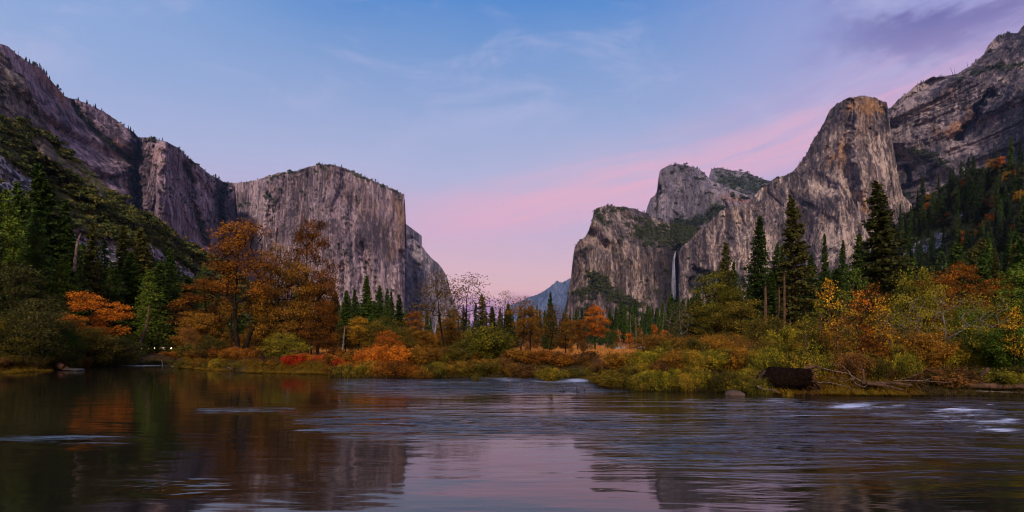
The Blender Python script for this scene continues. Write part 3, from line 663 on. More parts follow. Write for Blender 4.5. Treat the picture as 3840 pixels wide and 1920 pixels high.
def broadleaf(seed, H=10., lobes=None, trunk=None, n_tw=220, clump=.45, lpt=60, leaf=.16, tip_r=.012, aspect=.6, r_base=None, bare=0.0, sag=.1):
    """trunk and limbs grown towards twig targets inside the crown lobes; leaves in clumps on the twigs.
    lobes: list of (cx, cy, cz, rx, ry, rz); heights for a tree of height H"""
    rs = np.random.RandomState(seed)
    nodes = [np.array(p, float) for p in trunk]
    # subdivide the trunk
    nn = [nodes[0]]; par = [-1]
    for a, b in zip(nodes[:-1], nodes[1:]):
        for t in (.25, .5, .75, 1):
            nn.append(a*(1-t)+b*t+rs.normal(size=3)*np.array([.06, .06, 0])*H*.06); par.append(len(nn)-2)
    vol = np.array([l[3]*l[4]*l[5] for l in lobes])**.6; vol /= vol.sum()
    T = []
    for i, l in enumerate(lobes):
        k = int(n_tw*vol[i])+2
        d = rs.normal(size=(k, 3)); d /= np.linalg.norm(d, axis=1, keepdims=True)
        r = rs.rand(k)**.38
        T.append(np.array(l[:3])+d*r[:, None]*np.array(l[3:]))
    T = np.concatenate(T)
    T = T[T[:, 2] > H*.03]
    root_top = nodes[len(nodes)//2]
    order = np.argsort(np.linalg.norm(T-root_top, axis=1))
    N = list(nn); P = list(par)
    arr = np.array(N)
    for i in order:
        t = T[i]
        d = t-arr
        dist = np.linalg.norm(d, axis=1)+np.clip(arr[:, 2]-t[2]+.35*np.hypot(d[:, 0], d[:, 1]), 0, None)*1.3
        dist[:2] += H*.15
        j = int(np.argmin(dist)); p = arr[j]
        L = np.linalg.norm(t-p); k = max(1, int(L/(H*.045)))
        new = []
        prev = j
        for q in range(1, k+1):
            s = q/k
            pt = p*(1-s)+t*s
            pt = pt+np.array([0, 0, 1])*sag*L*math.sin(math.pi*s)*rs.uniform(-.4, 1)+rs.normal(size=3)*L*.035
            new.append(pt); N.append(pt); P.append(prev); prev = len(N)-1
        arr = np.vstack([arr, new])
    cnt = np.zeros(len(N))
    ch = np.zeros(len(N), int)
    for i in range(len(N)):
        if P[i] >= 0: ch[P[i]] += 1
    for i in range(len(N)-1, 0, -1):
        if ch[i] == 0: cnt[i] += 1
        cnt[P[i]] += cnt[i]
    rad = tip_r*np.maximum(cnt, 1)**.5
    if r_base: rad *= 1; rad[:4*(len(nodes)-1)+1] = np.maximum(rad[:4*(len(nodes)-1)+1], np.linspace(r_base, tip_r*2, 4*(len(nodes)-1)+1))
    segs = [(N[P[i]], rad[P[i]] if rad[P[i]] < rad[i]*2.2 else rad[i]*1.6, N[i], rad[i]) for i in range(1, len(N))]
    # root flare
    segs.append((N[0]-np.array([0, 0, .3]), rad[0]*1.5, N[0]+np.array([0, 0, H*.02]), rad[0]*1.05))
    tips = np.array([N[i] for i in range(len(N)) if ch[i] == 0])
    keep = rs.rand(len(tips)) > bare
    tips = tips[keep]
    nl = np.maximum(1, rs.poisson(lpt*rs.uniform(.4, 1.5, len(tips))))
    C = np.repeat(tips, nl, 0)+np.clip(rs.normal(size=(nl.sum(), 3)), -2, 2)*clump*H*.06*np.array([1.25, 1.25, .7])
    ct = np.repeat(rs.rand(len(tips)), nl)
    tint = np.clip(.62*ct+.38*rs.rand(len(C))+.12*(C[:, 2]/H-.5), 0, 1)
    V, Q, t = leaf_cards(C, leaf*rs.uniform(.6, 1.35, len(C)), rs, aspect, tint=tint)
    return tubes(segs), (V, Q, t)

def conifer(seed, H=30., base=.18, width=.17, whorls=44, per=6, tuft=.42, dens=1.0, ragged=.35, droop=.25, top_pow=.8, sparse=0.0, fluff=1.0):
    rs = np.random.RandomState(seed)
    segs = []; zs = np.linspace(0, H*.985, 14)
    bx = np.cumsum(rs.normal(size=(14, 2))*.0025*H, 0)
    r0 = H*.012
    for i in range(13):
        segs.append((np.array([*bx[i], zs[i]]), r0*(1-zs[i]/H)**.8+.02, np.array([*bx[i+1], zs[i+1]]), r0*(1-zs[i+1]/H)**.8+.02))
    C = []; S = []; Tn = []
    zz = H*(base+(1-base)*np.linspace(0, 1, whorls)**.92)
    side = rs.rand()*6.28
    for z in zz:
        f = (z/H-base)/(1-base)
        env = width*H*((1-f)**top_pow)*(.55+.45*min(1, f*5+.35))
        kk = rs.poisson(per*(.55+.45*(1-f)))+2
        for b in range(kk):
            if rs.rand() < sparse: continue
            an = rs.rand()*6.283
            L = env*rs.uniform(1-ragged, 1+ragged*.45)*(1+.18*math.cos(an-side))+.25
            if rs.rand() < .1: L *= .5
            zb = z+rs.normal()*H*.01
            cx = np.interp(zb, zs, bx[:, 0]); cyy = np.interp(zb, zs, bx[:, 1])
            d = np.array([math.cos(an), math.sin(an), 0])
            up0 = .35*(f-.35)
            ts = np.linspace(0, 1, 4)
            pts = [np.array([cx, cyy, zb])+d*L*t+np.array([0, 0, L*(up0*t-droop*t*t+.16*t**3)]) for t in ts]
            for q in range(3):
                segs.append((pts[q], max(.02, L*.016*(1-ts[q])), pts[q+1], max(.012, L*.016*(1-ts[q+1]))))
            nt = int(max(5, 16*dens*L/(width*H)+5))
            tt = rs.uniform(.18, 1.03, nt)
            p = np.array([cx, cyy, zb])+d*L*tt[:, None]+np.array([0, 0, 1])*(L*(up0*tt-droop*tt*tt+.16*tt**3))[:, None]
            sd = np.array([-d[1], d[0], 0])
            w_ = (1-tt*.55)*L*.30
            p = p+sd*(rs.uniform(-1, 1, nt)*w_)[:, None]+np.array([0, 0, 1])*(rs.normal(size=nt)*.10*fluff*tuft*2.2)[:, None]
            C.append(p); S.append(np.full(nt, tuft)*rs.uniform(.6, 1.3, nt))
            Tn.append(np.clip(.45*rs.rand()+.25*tt+.3*rs.rand(nt), 0, 1))
    C = np.concatenate(C); S = np.concatenate(S); Tn = np.concatenate(Tn)
    V, Q, t = leaf_cards(C, S, rs, .62, flat=.55, tint=Tn)
    C2 = C+rs.normal(size=C.shape)*tuft*.25
    V2, Q2, t2 = leaf_cards(C2, S*.8, rs, .5, flat=.1, tint=Tn)
    return tubes(segs, 5), (np.concatenate([V, V2]), np.concatenate([Q, Q2+len(V)]), np.concatenate([t, t2]))

def shrub(seed, H=2.5, W=2.2, stems=26, lps=110, leaf=.10, aspect=.32, upright=.6, bare=.1, clump=.10, arch=.25):
    rs = np.random.RandomState(seed)
    segs = []; C = []; T = []; U = []
    for i in range(stems):
        an = rs.rand()*6.283; rr = rs.rand()**.5
        b = np.array([math.cos(an), math.sin(an), 0])*rr*W*.16
        h = H*rs.uniform(.55, 1.0)*(1-.28*rr)
        out = np.array([math.cos(an), math.sin(an), 0])*W*.5*rr*rs.uniform(.6, 1.1)
        ts = np.linspace(0, 1, 6)
        jit = np.cumsum(rs.normal(size=(6, 3))*H*.02, 0)
        pts = [b+out*(t**1.3)+np.array([0, 0, h*(t**(1/(1+arch))-arch*.25*t*t)])+jit[q] for q, t in enumerate(ts)]
        r0 = H*.007*rs.uniform(.7, 1.3)
        for q in range(5): segs.append((pts[q], r0*(1-ts[q]*.8), pts[q+1], r0*(1-ts[q+1]*.8)))
        P_ = np.array(pts)
        stint = rs.rand()
        for s_ in range(5):      # side twigs
            q = rs.randint(1, 5); a2 = rs.rand()*6.283; l = H*.18*rs.uniform(.5, 1.2)
            e = P_[q]+np.array([math.cos(a2)*.7, math.sin(a2)*.7, .75])*l
            segs.append((P_[q], r0*.4, e, r0*.2))
            if rs.rand() > bare:
                nl = rs.poisson(lps*.24)
                t = rs.rand(nl, 1); C.append(P_[q]*(1-t)+e*t+rs.normal(size=(nl, 3))*clump*H*.5); T.append(.6*stint+.4*rs.rand(nl))
        if rs.rand() > bare:
            nl = rs.poisson(lps*.85); t = rs.uniform(.12, 1.02, nl)
            c = np.stack([np.interp(t, ts, P_[:, k]) for k in range(3)], -1)+rs.normal(size=(nl, 3))*clump*H*.5
            C.append(c); T.append(.6*stint+.4*rs.rand(nl))
    C = np.concatenate(C); T = np.concatenate(T)
    C[:, 2] = np.abs(C[:, 2])
    V, Q, t = leaf_cards(C, leaf*rs.uniform(.6, 1.4, len(C)), rs, aspect, up=np.array([0, 0, upright*2]), tint=np.clip(T+.15*(C[:, 2]/H-.5), 0, 1))
    return tubes(segs, 4), (V, Q, t)

# ---------------------------------------------------------------- prototypes (meshes only; every plant is its own object)
MESH = {}
def reg(name, parts, H):
    (tv, tq), (lv, lq, lt) = parts
    MESH[name] = (mesh_np(name+'_wood', tv, [tq], True, None, [BARK['dark']]), mesh_np(name+'_leaves', lv, [lq], False, {'tint': lt}, [LEAF['dkgreen']]), H,
                  (lv[:, 0].max()-lv[:, 0].min()+lv[:, 1].max()-lv[:, 1].min())/2)
BARK = {'dark': bark_mat('bark_dark', (.004, .003, .002), (.016, .011, .008)), 'red': bark_mat('bark_pine', (.025, .013, .008), (.075, .038, .024), 3),
        'grey': bark_mat('bark_grey', (.04, .035, .03), (.13, .11, .10), 8), 'pale': bark_mat('bark_bleached', (.035, .024, .019), (.12, .09, .075), 9),
        'brown': bark_mat('bark_brown', (.02, .013, .009), (.075, .045, .03), 5)}
LEAF = {
 'dkgreen': leaf_mat('needles_dark_green', [(.008, .017, .004), (.023, .045, .008), (.055, .090, .016)]),
 'green': leaf_mat('needles_green', [(.009, .020, .004), (.024, .050, .007), (.055, .095, .013)]),
 'brtgreen': leaf_mat('foliage_bright_green', [(.018, .036, .004), (.055, .095, .008), (.12, .17, .018)]),
 'pine': leaf_mat('needles_pine', [(.014, .018, .004), (.036, .042, .009), (.075, .072, .014)]),
 'farpine': leaf_mat('needles_far', [(.010, .020, .010), (.022, .040, .017), (.042, .065, .024)]),
 'rust': leaf_mat('leaves_rust', [(.022, .010, .003), (.10, .038, .005), (.26, .10, .010)]),
 'gold': leaf_mat('leaves_gold_brown', [(.025, .014, .003), (.115, .058, .007), (.30, .145, .014)]),
 'orange': leaf_mat('leaves_orange', [(.07, .018, .003), (.27, .075, .007), (.50, .17, .014)]),
 'yellow': leaf_mat('leaves_yellow', [(.08, .05, .005), (.28, .15, .010), (.62, .34, .02)]),
 'olive': leaf_mat('leaves_olive', [(.014, .014, .004), (.055, .048, .006), (.15, .11, .012)]),
 'yelgreen': leaf_mat('leaves_yellow_green', [(.022, .024, .004), (.10, .098, .008), (.32, .25, .016)]),
 'willow': leaf_mat('leaves_willow', [(.018, .021, .004), (.085, .080, .008), (.30, .18, .015)]),
 'brown': leaf_mat('leaves_brown', [(.025, .015, .006), (.09, .045, .012), (.20, .09, .02)]),
 'red': leaf_mat('leaves_red', [(.06, .006, .003), (.30, .026, .008), (.62, .10, .014)]),
 'greygreen': leaf_mat('leaves_grey_green', [(.014, .016, .005), (.040, .042, .010), (.095, .085, .02)]),
 'dkleaf': leaf_mat('leaves_sparse_dark', [(.03, .02, .008), (.09, .06, .015), (.18, .11, .02)]),
}
# wide-crowned cottonwood/oak, tall open cottonwood, maple, slim sparse tree, round small tree
reg('oakish', broadleaf(1, 20, [(0, 0, 15, 3.4, 3, 4.6), (-3.4, 0, 11.5, 3.4, 3, 4), (3.2, 1, 10.5, 3.2, 3, 4.2), (0, -2, 8, 4.4, 3, 3.5), (1.8, 0, 17, 2.2, 2, 2.8), (-4, 1, 6.5, 2.4, 2, 2.6), (4, -1, 6, 2.6, 2, 3)],
                      [(0, 0, 0), (.3, 0, 5), (-.2, .2, 10), (.2, 0, 15.5)], 330, .46, 150, .27, .03, r_base=.42), 20)
reg('oakish2', broadleaf(2, 20, [(-1, 0, 15, 2.6, 3, 4.4), (3, 0, 13, 2.8, 3, 4), (-3.8, 1, 9.5, 3.0, 3, 4.0), (1, -2, 8, 4.4, 3, 3.5), (-3.2, 0, 5, 3.2, 2, 2.8), (3.8, 0, 6.5, 3.0, 2, 3.6)],
                      [(0, 0, 0), (-.4, 0, 4), (-.8, .2, 9), (-1, 0, 15)], 330, .46, 150, .27, .03, r_base=.4), 20)
reg('cottonwood', broadleaf(3, 22, [(-1.2, 0, 18.5, 3.0, 2.6, 3.0), (1.8, 0, 19, 2.3, 2.4, 2.8), (-3.4, 0, 15.5, 2.2, 2, 2.6), (2.9, 1, 14.5, 2.2, 2, 2.6), (-.5, 0, 14.5, 3.2, 2.6, 2.4), (-2.6, 0, 11.5, 1.8, 2, 1.6), (3.6, 0, 11, 1.5, 1.5, 1.6)],
                      [(0, 0, 0), (-.9, 0, 4.5), (-1.2, .2, 9), (-.8, 0, 13), (-.2, 0, 18)], 300, .42, 80, .27, .034, r_base=.45, sag=.2), 22)
reg('maple', broadleaf(4, 12, [(0, 0, 9, 2.6, 2.2, 2.4), (-1.9, 0, 6.6, 1.9, 2, 1.9), (2.1, .4, 6.8, 2.0, 2, 1.8), (.4, 0, 10.6, 1.4, 1.4, 1.2), (-.3, -.8, 5, 3.1, 2, 1.5)],
                      [(0, 0, 0), (.2, 0, 2.6), (0, 0, 6), (0, 0, 9.5)], 230, .46, 105, .22, .02, r_base=.2), 12)
reg('maple2', broadleaf(5, 12, [(-.8, 0, 9.3, 2.0, 2.2, 2.0), (1.5, 0, 7.4, 2.4, 2, 2.0), (-2.2, .4, 6.0, 1.8, 2, 1.6), (.6, -.8, 4.6, 2.8, 2, 1.6)],
                      [(0, 0, 0), (-.3, 0, 2.6), (-.3, 0, 6), (-.5, 0, 9.5)], 210, .46, 105, .22, .02, r_base=.2), 12)
reg('sparse', broadleaf(6, 16, [(-.9, 0, 12.5, 2.0, 1.8, 2.6), (1.4, 0, 11.8, 1.8, 1.8, 2.8), (-1.4, 0, 9, 1.7, 1.6, 2), (1.2, .5, 8.4, 1.6, 1.5, 1.8), (0, 0, 14.3, 1.2, 1.2, 1.5)],
                      [(1.0, 0, 0), (.5, 0, 3.4), (-.1, 0, 8), (-.3, 0, 13)], 210, .5, 42, .25, .016, r_base=.17, bare=.12, sag=.15), 16)
reg('sparse2', broadleaf(7, 16, [(.9, 0, 13, 2.0, 1.8, 2.2), (-.7, 0, 11.3, 1.5, 1.8, 2.6), (2.4, 0, 10.6, 1.5, 1.6, 1.8), (-.4, .5, 8.4, 1.4, 1.5, 1.8)],
                      [(0, 0, 0), (.1, 0, 3.4), (.4, 0, 8), (.8, 0, 13.5)], 170, .5, 22, .25, .015, r_base=.15, bare=.2, sag=.15), 16)
reg('smalltree', broadleaf(8, 6, [(0, 0, 4.2, 2.1, 2, 1.7), (-1.2, 0, 2.9, 1.4, 1.5, 1.4), (1.3, 0, 2.8, 1.4, 1.5, 1.3), (.2, 0, 1.6, 2.2, 1.8, 1.0)],
                      [(0, 0, 0), (.05, 0, 1.5), (0, 0, 3), (0, 0, 4.6)], 230, .78, 90, .14, .010, r_base=.09), 6)
reg('smalltree2', broadleaf(9, 6, [(-.5, 0, 4.4, 1.6, 2, 1.5), (1.2, 0, 3.7, 1.4, 1.5, 1.4), (-1.4, 0, 2.4, 1.3, 1.5, 1.2), (.5, 0, 1.6, 2.1, 1.8, 1.0)],
                      [(0, 0, 0), (-.2, 0, 1.5), (-.1, 0, 3), (-.3, 0, 4.8)], 220, .78, 90, .14, .010, r_base=.09), 6)
reg('oakshrub', broadleaf(10, 6, [(-2.0, 0, 4.0, 1.6, 1.4, 1.5), (0, 0, 4.6, 1.6, 1.5, 1.3), (2.2, 0, 3.9, 1.7, 1.4, 1.5), (-2.8, 0, 2.4, 1.2, 1.2, 1.1), (3.2, .3, 2.8, 1.3, 1.3, 1.2), (.3, -.5, 2.4, 2.4, 1.3, 1.2)],
                      [(.3, 0, 0), (.0, 0, .8), (-.2, 0, 2.0), (-.4, 0, 3.8)], 280, .7, 44, .10, .011, r_base=.09, bare=.1, sag=.2), 6)
reg('sapling', broadleaf(11, 5.5, [(-.3, 0, 4.4, .7, .6, 1.1), (.4, 0, 3.2, .9, .7, 1.2), (-.5, 0, 2.4, .8, .7, 1.0), (.1, 0, 5.0, .35, .35, .5)],
                      [(0, 0, 0), (-.05, 0, 1.8), (.05, 0, 3.4), (.0, 0, 5.2)], 110, .55, 30, .115, .010, r_base=.05, bare=.05, aspect=.75), 5.5)
reg('sapling2', broadleaf(12, 5.5, [(.3, 0, 4.2, .9, .6, 1.0), (-.6, 0, 3.4, .9, .7, 1.1), (.5, 0, 2.2, .9, .7, 1.0)],
                      [(0, 0, 0), (.05, 0, 1.8), (-.05, 0, 3.4), (.1, 0, 5.2)], 110, .55, 30, .115, .010, r_base=.05, bare=.05, aspect=.75), 5.5)
reg('pine1', conifer(21, 34, .14, .135, 52, 7, .72, 1.3, .42, .22, .75, .06), 34)
reg('pine2', conifer(22, 34, .16, .15, 50, 7, .72, 1.3, .4, .25, .8, .05), 34)
reg('fir1', conifer(23, 30, .08, .125, 56, 8, .6, 1.3, .3, .32, .95), 30)
reg('fir2', conifer(24, 30, .12, .145, 52, 8, .6, 1.3, .36, .3, .9), 30)
reg('cedar', conifer(25, 28, .04, .24, 48, 8, .55, 1.25, .4, .4, .7, fluff=1.8), 28)
reg('farfir1', conifer(31, 28, .10, .13, 30, 6, 1.15, .55, .35, .3, .9), 28)
reg('farfir2', conifer(32, 28, .15, .16, 28, 6, 1.2, .55, .4, .28, .8), 28)
reg('farfir3', conifer(33, 28, .22, .12, 26, 6, 1.15, .5, .45, .25, .7, .1), 28)
reg('willowbush', shrub(41, 2.6, 2.6, 44, 130, .17, .26, .7), 2.6)
reg('willowbush2', shrub(42, 2.6, 2.8, 42, 130, .17, .26, .45, arch=.5), 2.6)
reg('leafybush', shrub(43, 2.2, 2.6, 36, 110, .15, .55, .1, .05, .13), 2.2)
reg('leafybush2', shrub(44, 2.2, 2.8, 34, 110, .16, .6, .1, .05, .15, .5), 2.2)
reg('reedbush', shrub(45, 1.6, 1.5, 30, 60, .15, .16, 1.6, .1, .08, .1), 1.6)
reg('twigbush', shrub(46, 2.4, 2.4, 26, 26, .10, .4, .5, .35, .10, .3), 2.4)
reg('tallbush', shrub(47, 4.5, 3.4, 56, 170, .18, .34, .6, .05, .07, .25), 4.5)
for k in range(2):
    rs = np.random.RandomState(50+k)
    (tv, tq), lf = broadleaf(50+k, 8, [(0, 0, 5.5, 2.2, 2, 2.0), (-1, 0, 3.4, 1.8, 2, 1.4), (1, 0, 3.2, 1.8, 2, 1.4)], [(0, 0, 0), (0, 0, 2), (0, 0, 5)], 70, 1.0, 24, .6, .02, r_base=.12)
    reg('farround%d' % (k+1), ((tv, tq), lf), 8)

COUNT = {}
def plant(kind, x, y, h, w, leaf, label, cat='tree', group=None, name=None, bark=None, rot=None, lean=(0, 0), sink=.1, z=None, whole=False, mirror=False):
    """one plant: Empty at its base > trunk and crown. h = height in metres, w = crown width in metres"""
    wood, crown, H0, W0 = MESH[kind]
    e = bpy.data.objects.new(name or 'tree', None); COL.objects.link(e)
    zz = gz(x, y)-sink if z is None else z
    e.location = (x, y, zz); e.empty_display_size = .3
    s = h/H0; sw = w/W0
    e.scale = (sw*(-1 if mirror else 1), sw, s)
    if H0 > 20 and lean == (0, 0) and name != 'cottonwood_tree': lean = (random.gauss(0, .018), random.gauss(0, .018))
    e.rotation_euler = (lean[1], lean[0], random.uniform(0, 6.28) if rot is None else rot)
    e.rotation_mode = 'XYZ'
    is_b = cat in ('shrub', 'bush', 'reeds')
    a = link('stems' if is_b else 'trunk', wood, e); a.material_slots[0].link = 'OBJECT'; a.material_slots[0].material = BARK[bark or ('brown' if is_b else 'dark')]
    b = link('leaves' if is_b else 'crown', crown, e); b.material_slots[0].link = 'OBJECT'; b.material_slots[0].material = LEAF[leaf]
    tag(e, label, cat, group)
    return e
def at(px, D): return ((px-1920)/F*D, D)
def put(kind, px, top, D, wpx, leaf, label, cat='tree', **kw):
    x, y = at(px, D)
    zb = gz(x, y) if kw.get('z') is None else kw['z']
    h = CAMH-(top-HZ)/F*D-zb
    return plant(kind, x, y, h, wpx/F*D, leaf, label, cat, **kw)
random.seed(5)
# ================================================================ the trees that stand out, left to right
G = 'conifers on the left bank'
put('cedar', 35, 715, 62, 300, 'brtgreen', 'bright green bushy conifer rising at the far left edge above the olive bank trees', name='conifer_tree', group=G, bark='red', rot=1)
put('fir2', 190, 622, 72, 300, 'green', 'tallest dark green conifer of the left bank, its spire in front of the brushy hillside', name='conifer_tree', group=G, bark='red', rot=2)
put('cedar', 130, 800, 66, 250, 'green', 'full mid green conifer leaning against the tallest conifer on the left', name='conifer_tree', group=G, bark='red', rot=4)
put('fir1', 250, 760, 80, 200, 'dkgreen', 'dark conifer just right of the tallest conifer on the left bank', name='conifer_tree', group=G, bark='red', rot=3)
put('pine1', 308, 838, 74, 150, 'pine', 'thin brownish pine beside the bleached leaning trunk on the left', name='pine_tree', group=G, bark='pale', rot=1, lean=(.06, 0))
put('fir1', 455, 858, 92, 170, 'pine', 'olive pointed conifer in front of the grey scree, left of the pair', name='conifer_tree', group=G, bark='red', rot=5)
put('fir2', 540, 862, 90, 210, 'pine', 'olive pointed conifer in front of the grey scree, right of the pair', name='conifer_tree', group=G, bark='red', rot=2.5)
put('fir2', 490, 950, 82, 200, 'green', 'dark full conifer between and below the two pointed conifers', name='conifer_tree', group=G, bark='red', rot=.5)
put('cedar', 415, 985, 76, 200, 'green', 'rounded green conifer behind the orange maple at the left', name='conifer_tree', group=G, bark='red', rot=2.2)
put('cedar', 640, 1000, 96, 190, 'green', 'blunt topped green conifer at the foot of the hillside scree', name='conifer_tree', group=G, bark='red', rot=1.2)
put('fir2', 705, 1040, 100, 160, 'green', 'green conifer left of the orange maple below the scree', name='conifer_tree', group=G, bark='red', rot=3.3)
put('fir2', 590, 985, 84, 190, 'green', 'dark green conifer on the bank over the headlamps on the road', name='conifer_tree', group=G, bark='red', rot=4.1, lean=(-.03, 0))
put('cedar', 300, 1010, 70, 210, 'dkgreen', 'broad dark conifer behind the orange maple of the left bank', name='conifer_tree', group=G, bark='red', rot=.4)
put('cedar', 765, 985, 180, 80, 'green', 'small rounded conifer alone below the end of the scree', name='conifer_tree', group=G, bark='red')
put('pine2', -25, 560, 58, 110, 'dkgreen', 'dark conifer whose branch tips enter at the left edge of the frame', name='conifer_tree', group=G, bark='red', rot=1)
put('maple2', 350, 1075, 66, 240, 'orange', 'orange maple glowing between the dark conifers of the left bank', name='maple_tree', rot=.3)
put('maple2', 335, 1000, 78, 120, 'orange', 'small orange treetop above the orange maple on the left bank', name='maple_tree', rot=1.3)
put('maple2', 265, 1180, 60, 190, 'gold', 'brownish gold maple at the water below the orange maple on the left', name='maple_tree', rot=2.3)
put('maple', 60, 985, 55, 300, 'greygreen', 'grey green feathery tree at the left edge over the golden sedge', name='bank_tree', rot=1.0)
put('smalltree', 150, 1110, 52, 260, 'greygreen', 'grey green twiggy tree beside the sloping log on the left bank', name='bank_tree', rot=2)
put('smalltree2', 20, 1180, 50, 230, 'olive', 'olive leafy tree low at the left edge of the bank', name='bank_tree', rot=3)
put('smalltree', 330, 1220, 59, 250, 'olive', 'dark olive willow hanging over the water right of the sloping log', name='willow_tree', rot=3)
put('smalltree2', 440, 1250, 62, 190, 'greygreen', 'dull green willow between leaning trunks at the river bend', name='willow_tree', rot=1)
put('smalltree', 230, 1190, 55, 160, 'green', 'green leafy tree directly behind the sloping log', name='bank_tree', rot=4)
G = 'conifers on the left bank'
put('cedar', 395, 905, 88, 190, 'green', 'full green conifer between the bleached trunk and the two pointed ones', name='conifer_tree', group=G, bark='red', rot=5)
put('fir2', 620, 930, 110, 150, 'green', 'green conifer in front of the right end of the scree', name='conifer_tree', group=G, bark='red', rot=2)
put('fir2', 80, 690, 76, 230, 'green', 'green conifer spire between the left edge tree and the tallest conifer', name='conifer_tree', group=G, bark='red', rot=2)
put('cedar', 560, 1010, 78, 190, 'brtgreen', 'fresh green conifer at the channel bend, lowest of the row', name='conifer_tree', group=G, bark='red', rot=3)
put('cedar', 230, 960, 68, 220, 'brtgreen', 'fresh green conifer behind the orange maple, on its left', name='conifer_tree', group=G, bark='red', rot=3)
# centre left
put('maple', 770, 1035, 76, 250, 'rust', 'orange maple standing left of the tall black-limbed cottonwood', name='maple_tree', rot=.1)
put('maple2', 735, 1150, 70, 200, 'gold', 'gold brown maple under the orange maple left of the cottonwood', name='maple_tree', rot=5.1)
put('cottonwood', 905, 818, 56, 235, 'rust', 'tall open cottonwood with black trunk and limbs against the granite wall', name='cottonwood_tree', rot=0, sink=.05)
put('oakish', 1150, 812, 66, 235, 'rust', 'tallest rust coloured cottonwood, dense and pyramid shaped, before the big cliff', name='cottonwood_tree', rot=0)
put('oakish2', 1060, 905, 60, 260, 'gold', 'olive gold cottonwood between the black-limbed one and the tallest rust one', name='cottonwood_tree', rot=0)
put('oakish2', 1190, 1000, 62, 200, 'rust', 'lower rust cottonwood on the right flank of the tallest rust one', name='cottonwood_tree', rot=2.5)
put('maple2', 985, 1010, 62, 190, 'gold', 'brown gold tree close behind the trunk of the black-limbed cottonwood', name='cottonwood_tree', rot=2.5)
put('sparse', 868, 1000, 58, 120, 'gold', 'thin half bare tree just left of the black trunk', name='cottonwood_tree', rot=2.0, mirror=True)
put('smalltree', 1068, 1240, 51, 190, 'yelgreen', 'round olive green willow above the leaning black stems at the waterline', name='willow_tree', rot=0)
put('smalltree2', 790, 1255, 56, 130, 'olive', 'olive bush tree on the point left of the cottonwood trunk', name='willow_tree', rot=0)
put('smalltree2', 960, 1230, 60, 140, 'gold', 'gold brown small tree right of the black cottonwood trunk', name='willow_tree', rot=1)
put('maple', 1165, 1200, 56, 140, 'rust', 'low rust brown tree behind the red shrubs', name='small_tree', rot=1)
G = 'conifers in front of the big granite wall'
for px, top, w_, lf, lab in [(1248, 1096, 110, 'dkgreen', 'dark conifer hard against the right side of the rust cottonwood'), (1300, 1090, 100, 'green', 'first free standing conifer right of the rust cottonwood'),
        (1335, 1088, 80, 'dkgreen', 'dark conifer touching the left of the tallest spire before the big wall'), (1375, 1037, 105, 'green', 'tallest spired conifer in the group before the big wall'),
        (1425, 1074, 95, 'green', 'second tallest conifer, right of the tallest spire before the big wall'), (1450, 1084, 70, 'dkgreen', 'narrow dark conifer right of the second tallest before the big wall'),
        (1470, 1095, 62, 'dkgreen', 'slim conifer next to last on the right before the big wall'), (1499, 1107, 85, 'dkgreen', 'last free standing conifer on the right before the big wall'),
        (1400, 1130, 100, 'brtgreen', 'shorter bright green conifer below the tallest spire'), (1455, 1150, 100, 'green', 'shorter green conifer below the slim dark ones'), (1350, 1160, 120, 'dkgreen', 'low dark conifer behind the yellow orange thicket')]:
    put('fir1' if w_ < 90 else 'fir2', px, top, 130+random.uniform(-12, 25), w_*1.1, lf, lab, name='conifer_tree', group=G, bark='red')
put('maple', 1345, 1182, 66, 150, 'yellow', 'yellow orange tree glowing in front of the dark conifers', name='small_tree', rot=1.7)
put('maple2', 1300, 1215, 70, 110, 'gold', 'gold tree left of the yellow orange one', name='small_tree', rot=.7)
put('smalltree', 1455, 1232, 54, 130, 'orange', 'orange red rounded shrub tree behind the olive bank thicket', name='small_tree', rot=.7)
put('smalltree2', 1430, 1185, 64, 190, 'olive', 'olive tree above the orange red rounded one', name='small_tree', rot=2.7)
put('smalltree', 1510, 1220, 60, 120, 'olive', 'olive tree right of the orange red rounded one', name='small_tree', rot=3.7)
put('maple', 1552, 1160, 92, 130, 'rust', 'round rust brown tree below the dark right shoulder of the cliff', name='small_tree', rot=2)
put('maple2', 1585, 1225, 66, 100, 'gold', 'gold tree left of the thin sparse tree', name='small_tree', rot=1)
put('sparse', 1648, 1018, 54, 200, 'dkleaf', 'thin sparse tree with dark stem in front of the cliff shoulder, left of two', name='sparse_tree', rot=0)
put('sparse2', 1735, 1010, 57, 210, 'dkleaf', 'thin sparse tree with airy crown against the pink sky, right of two', name='sparse_tree', rot=0)
put('maple2', 1690, 1170, 66, 140, 'gold', 'gold green tree behind the two thin sparse trees', name='small_tree', rot=2)
put('tallbush', 1825, 1190, 46, 250, 'yelgreen', 'biggest round yellow olive willow in the middle of the bank', 'shrub', name='willow_shrub', rot=1)
put('tallbush', 1780, 1240, 48, 160, 'olive', 'olive willow on the left flank of the biggest round willow', 'shrub', name='willow_shrub', rot=3)
put('smalltree', 1870, 1260, 47, 150, 'yelgreen', 'yellow green willow on the right flank of the biggest round willow', name='willow_tree', rot=3)
put('pine1', 1808, 1106, 130, 80, 'pine', 'thin topped pine behind the biggest round willow', name='pine_tree', bark='red')
put('pine2', 1850, 1150, 140, 80, 'pine', 'ragged pine right of the thin topped pine at the valley mouth', name='pine_tree', bark='red')
put('sparse2', 1888, 1078, 90, 110, 'olive', 'airy half bare tree against the pink horizon', name='sparse_tree', rot=1)
put('fir1', 1905, 1140, 120, 100, 'pine', 'dull conifer under the airy half bare tree', name='conifer_tree', bark='red')
put('sparse', 1965, 1108, 80, 150, 'gold', 'brown gold open tree left of the spire at the valley mouth', name='sparse_tree', rot=4)
put('maple', 1990, 1150, 84, 140, 'gold', 'gold olive tree under the open brown one at the valley mouth', name='small_tree', rot=4)
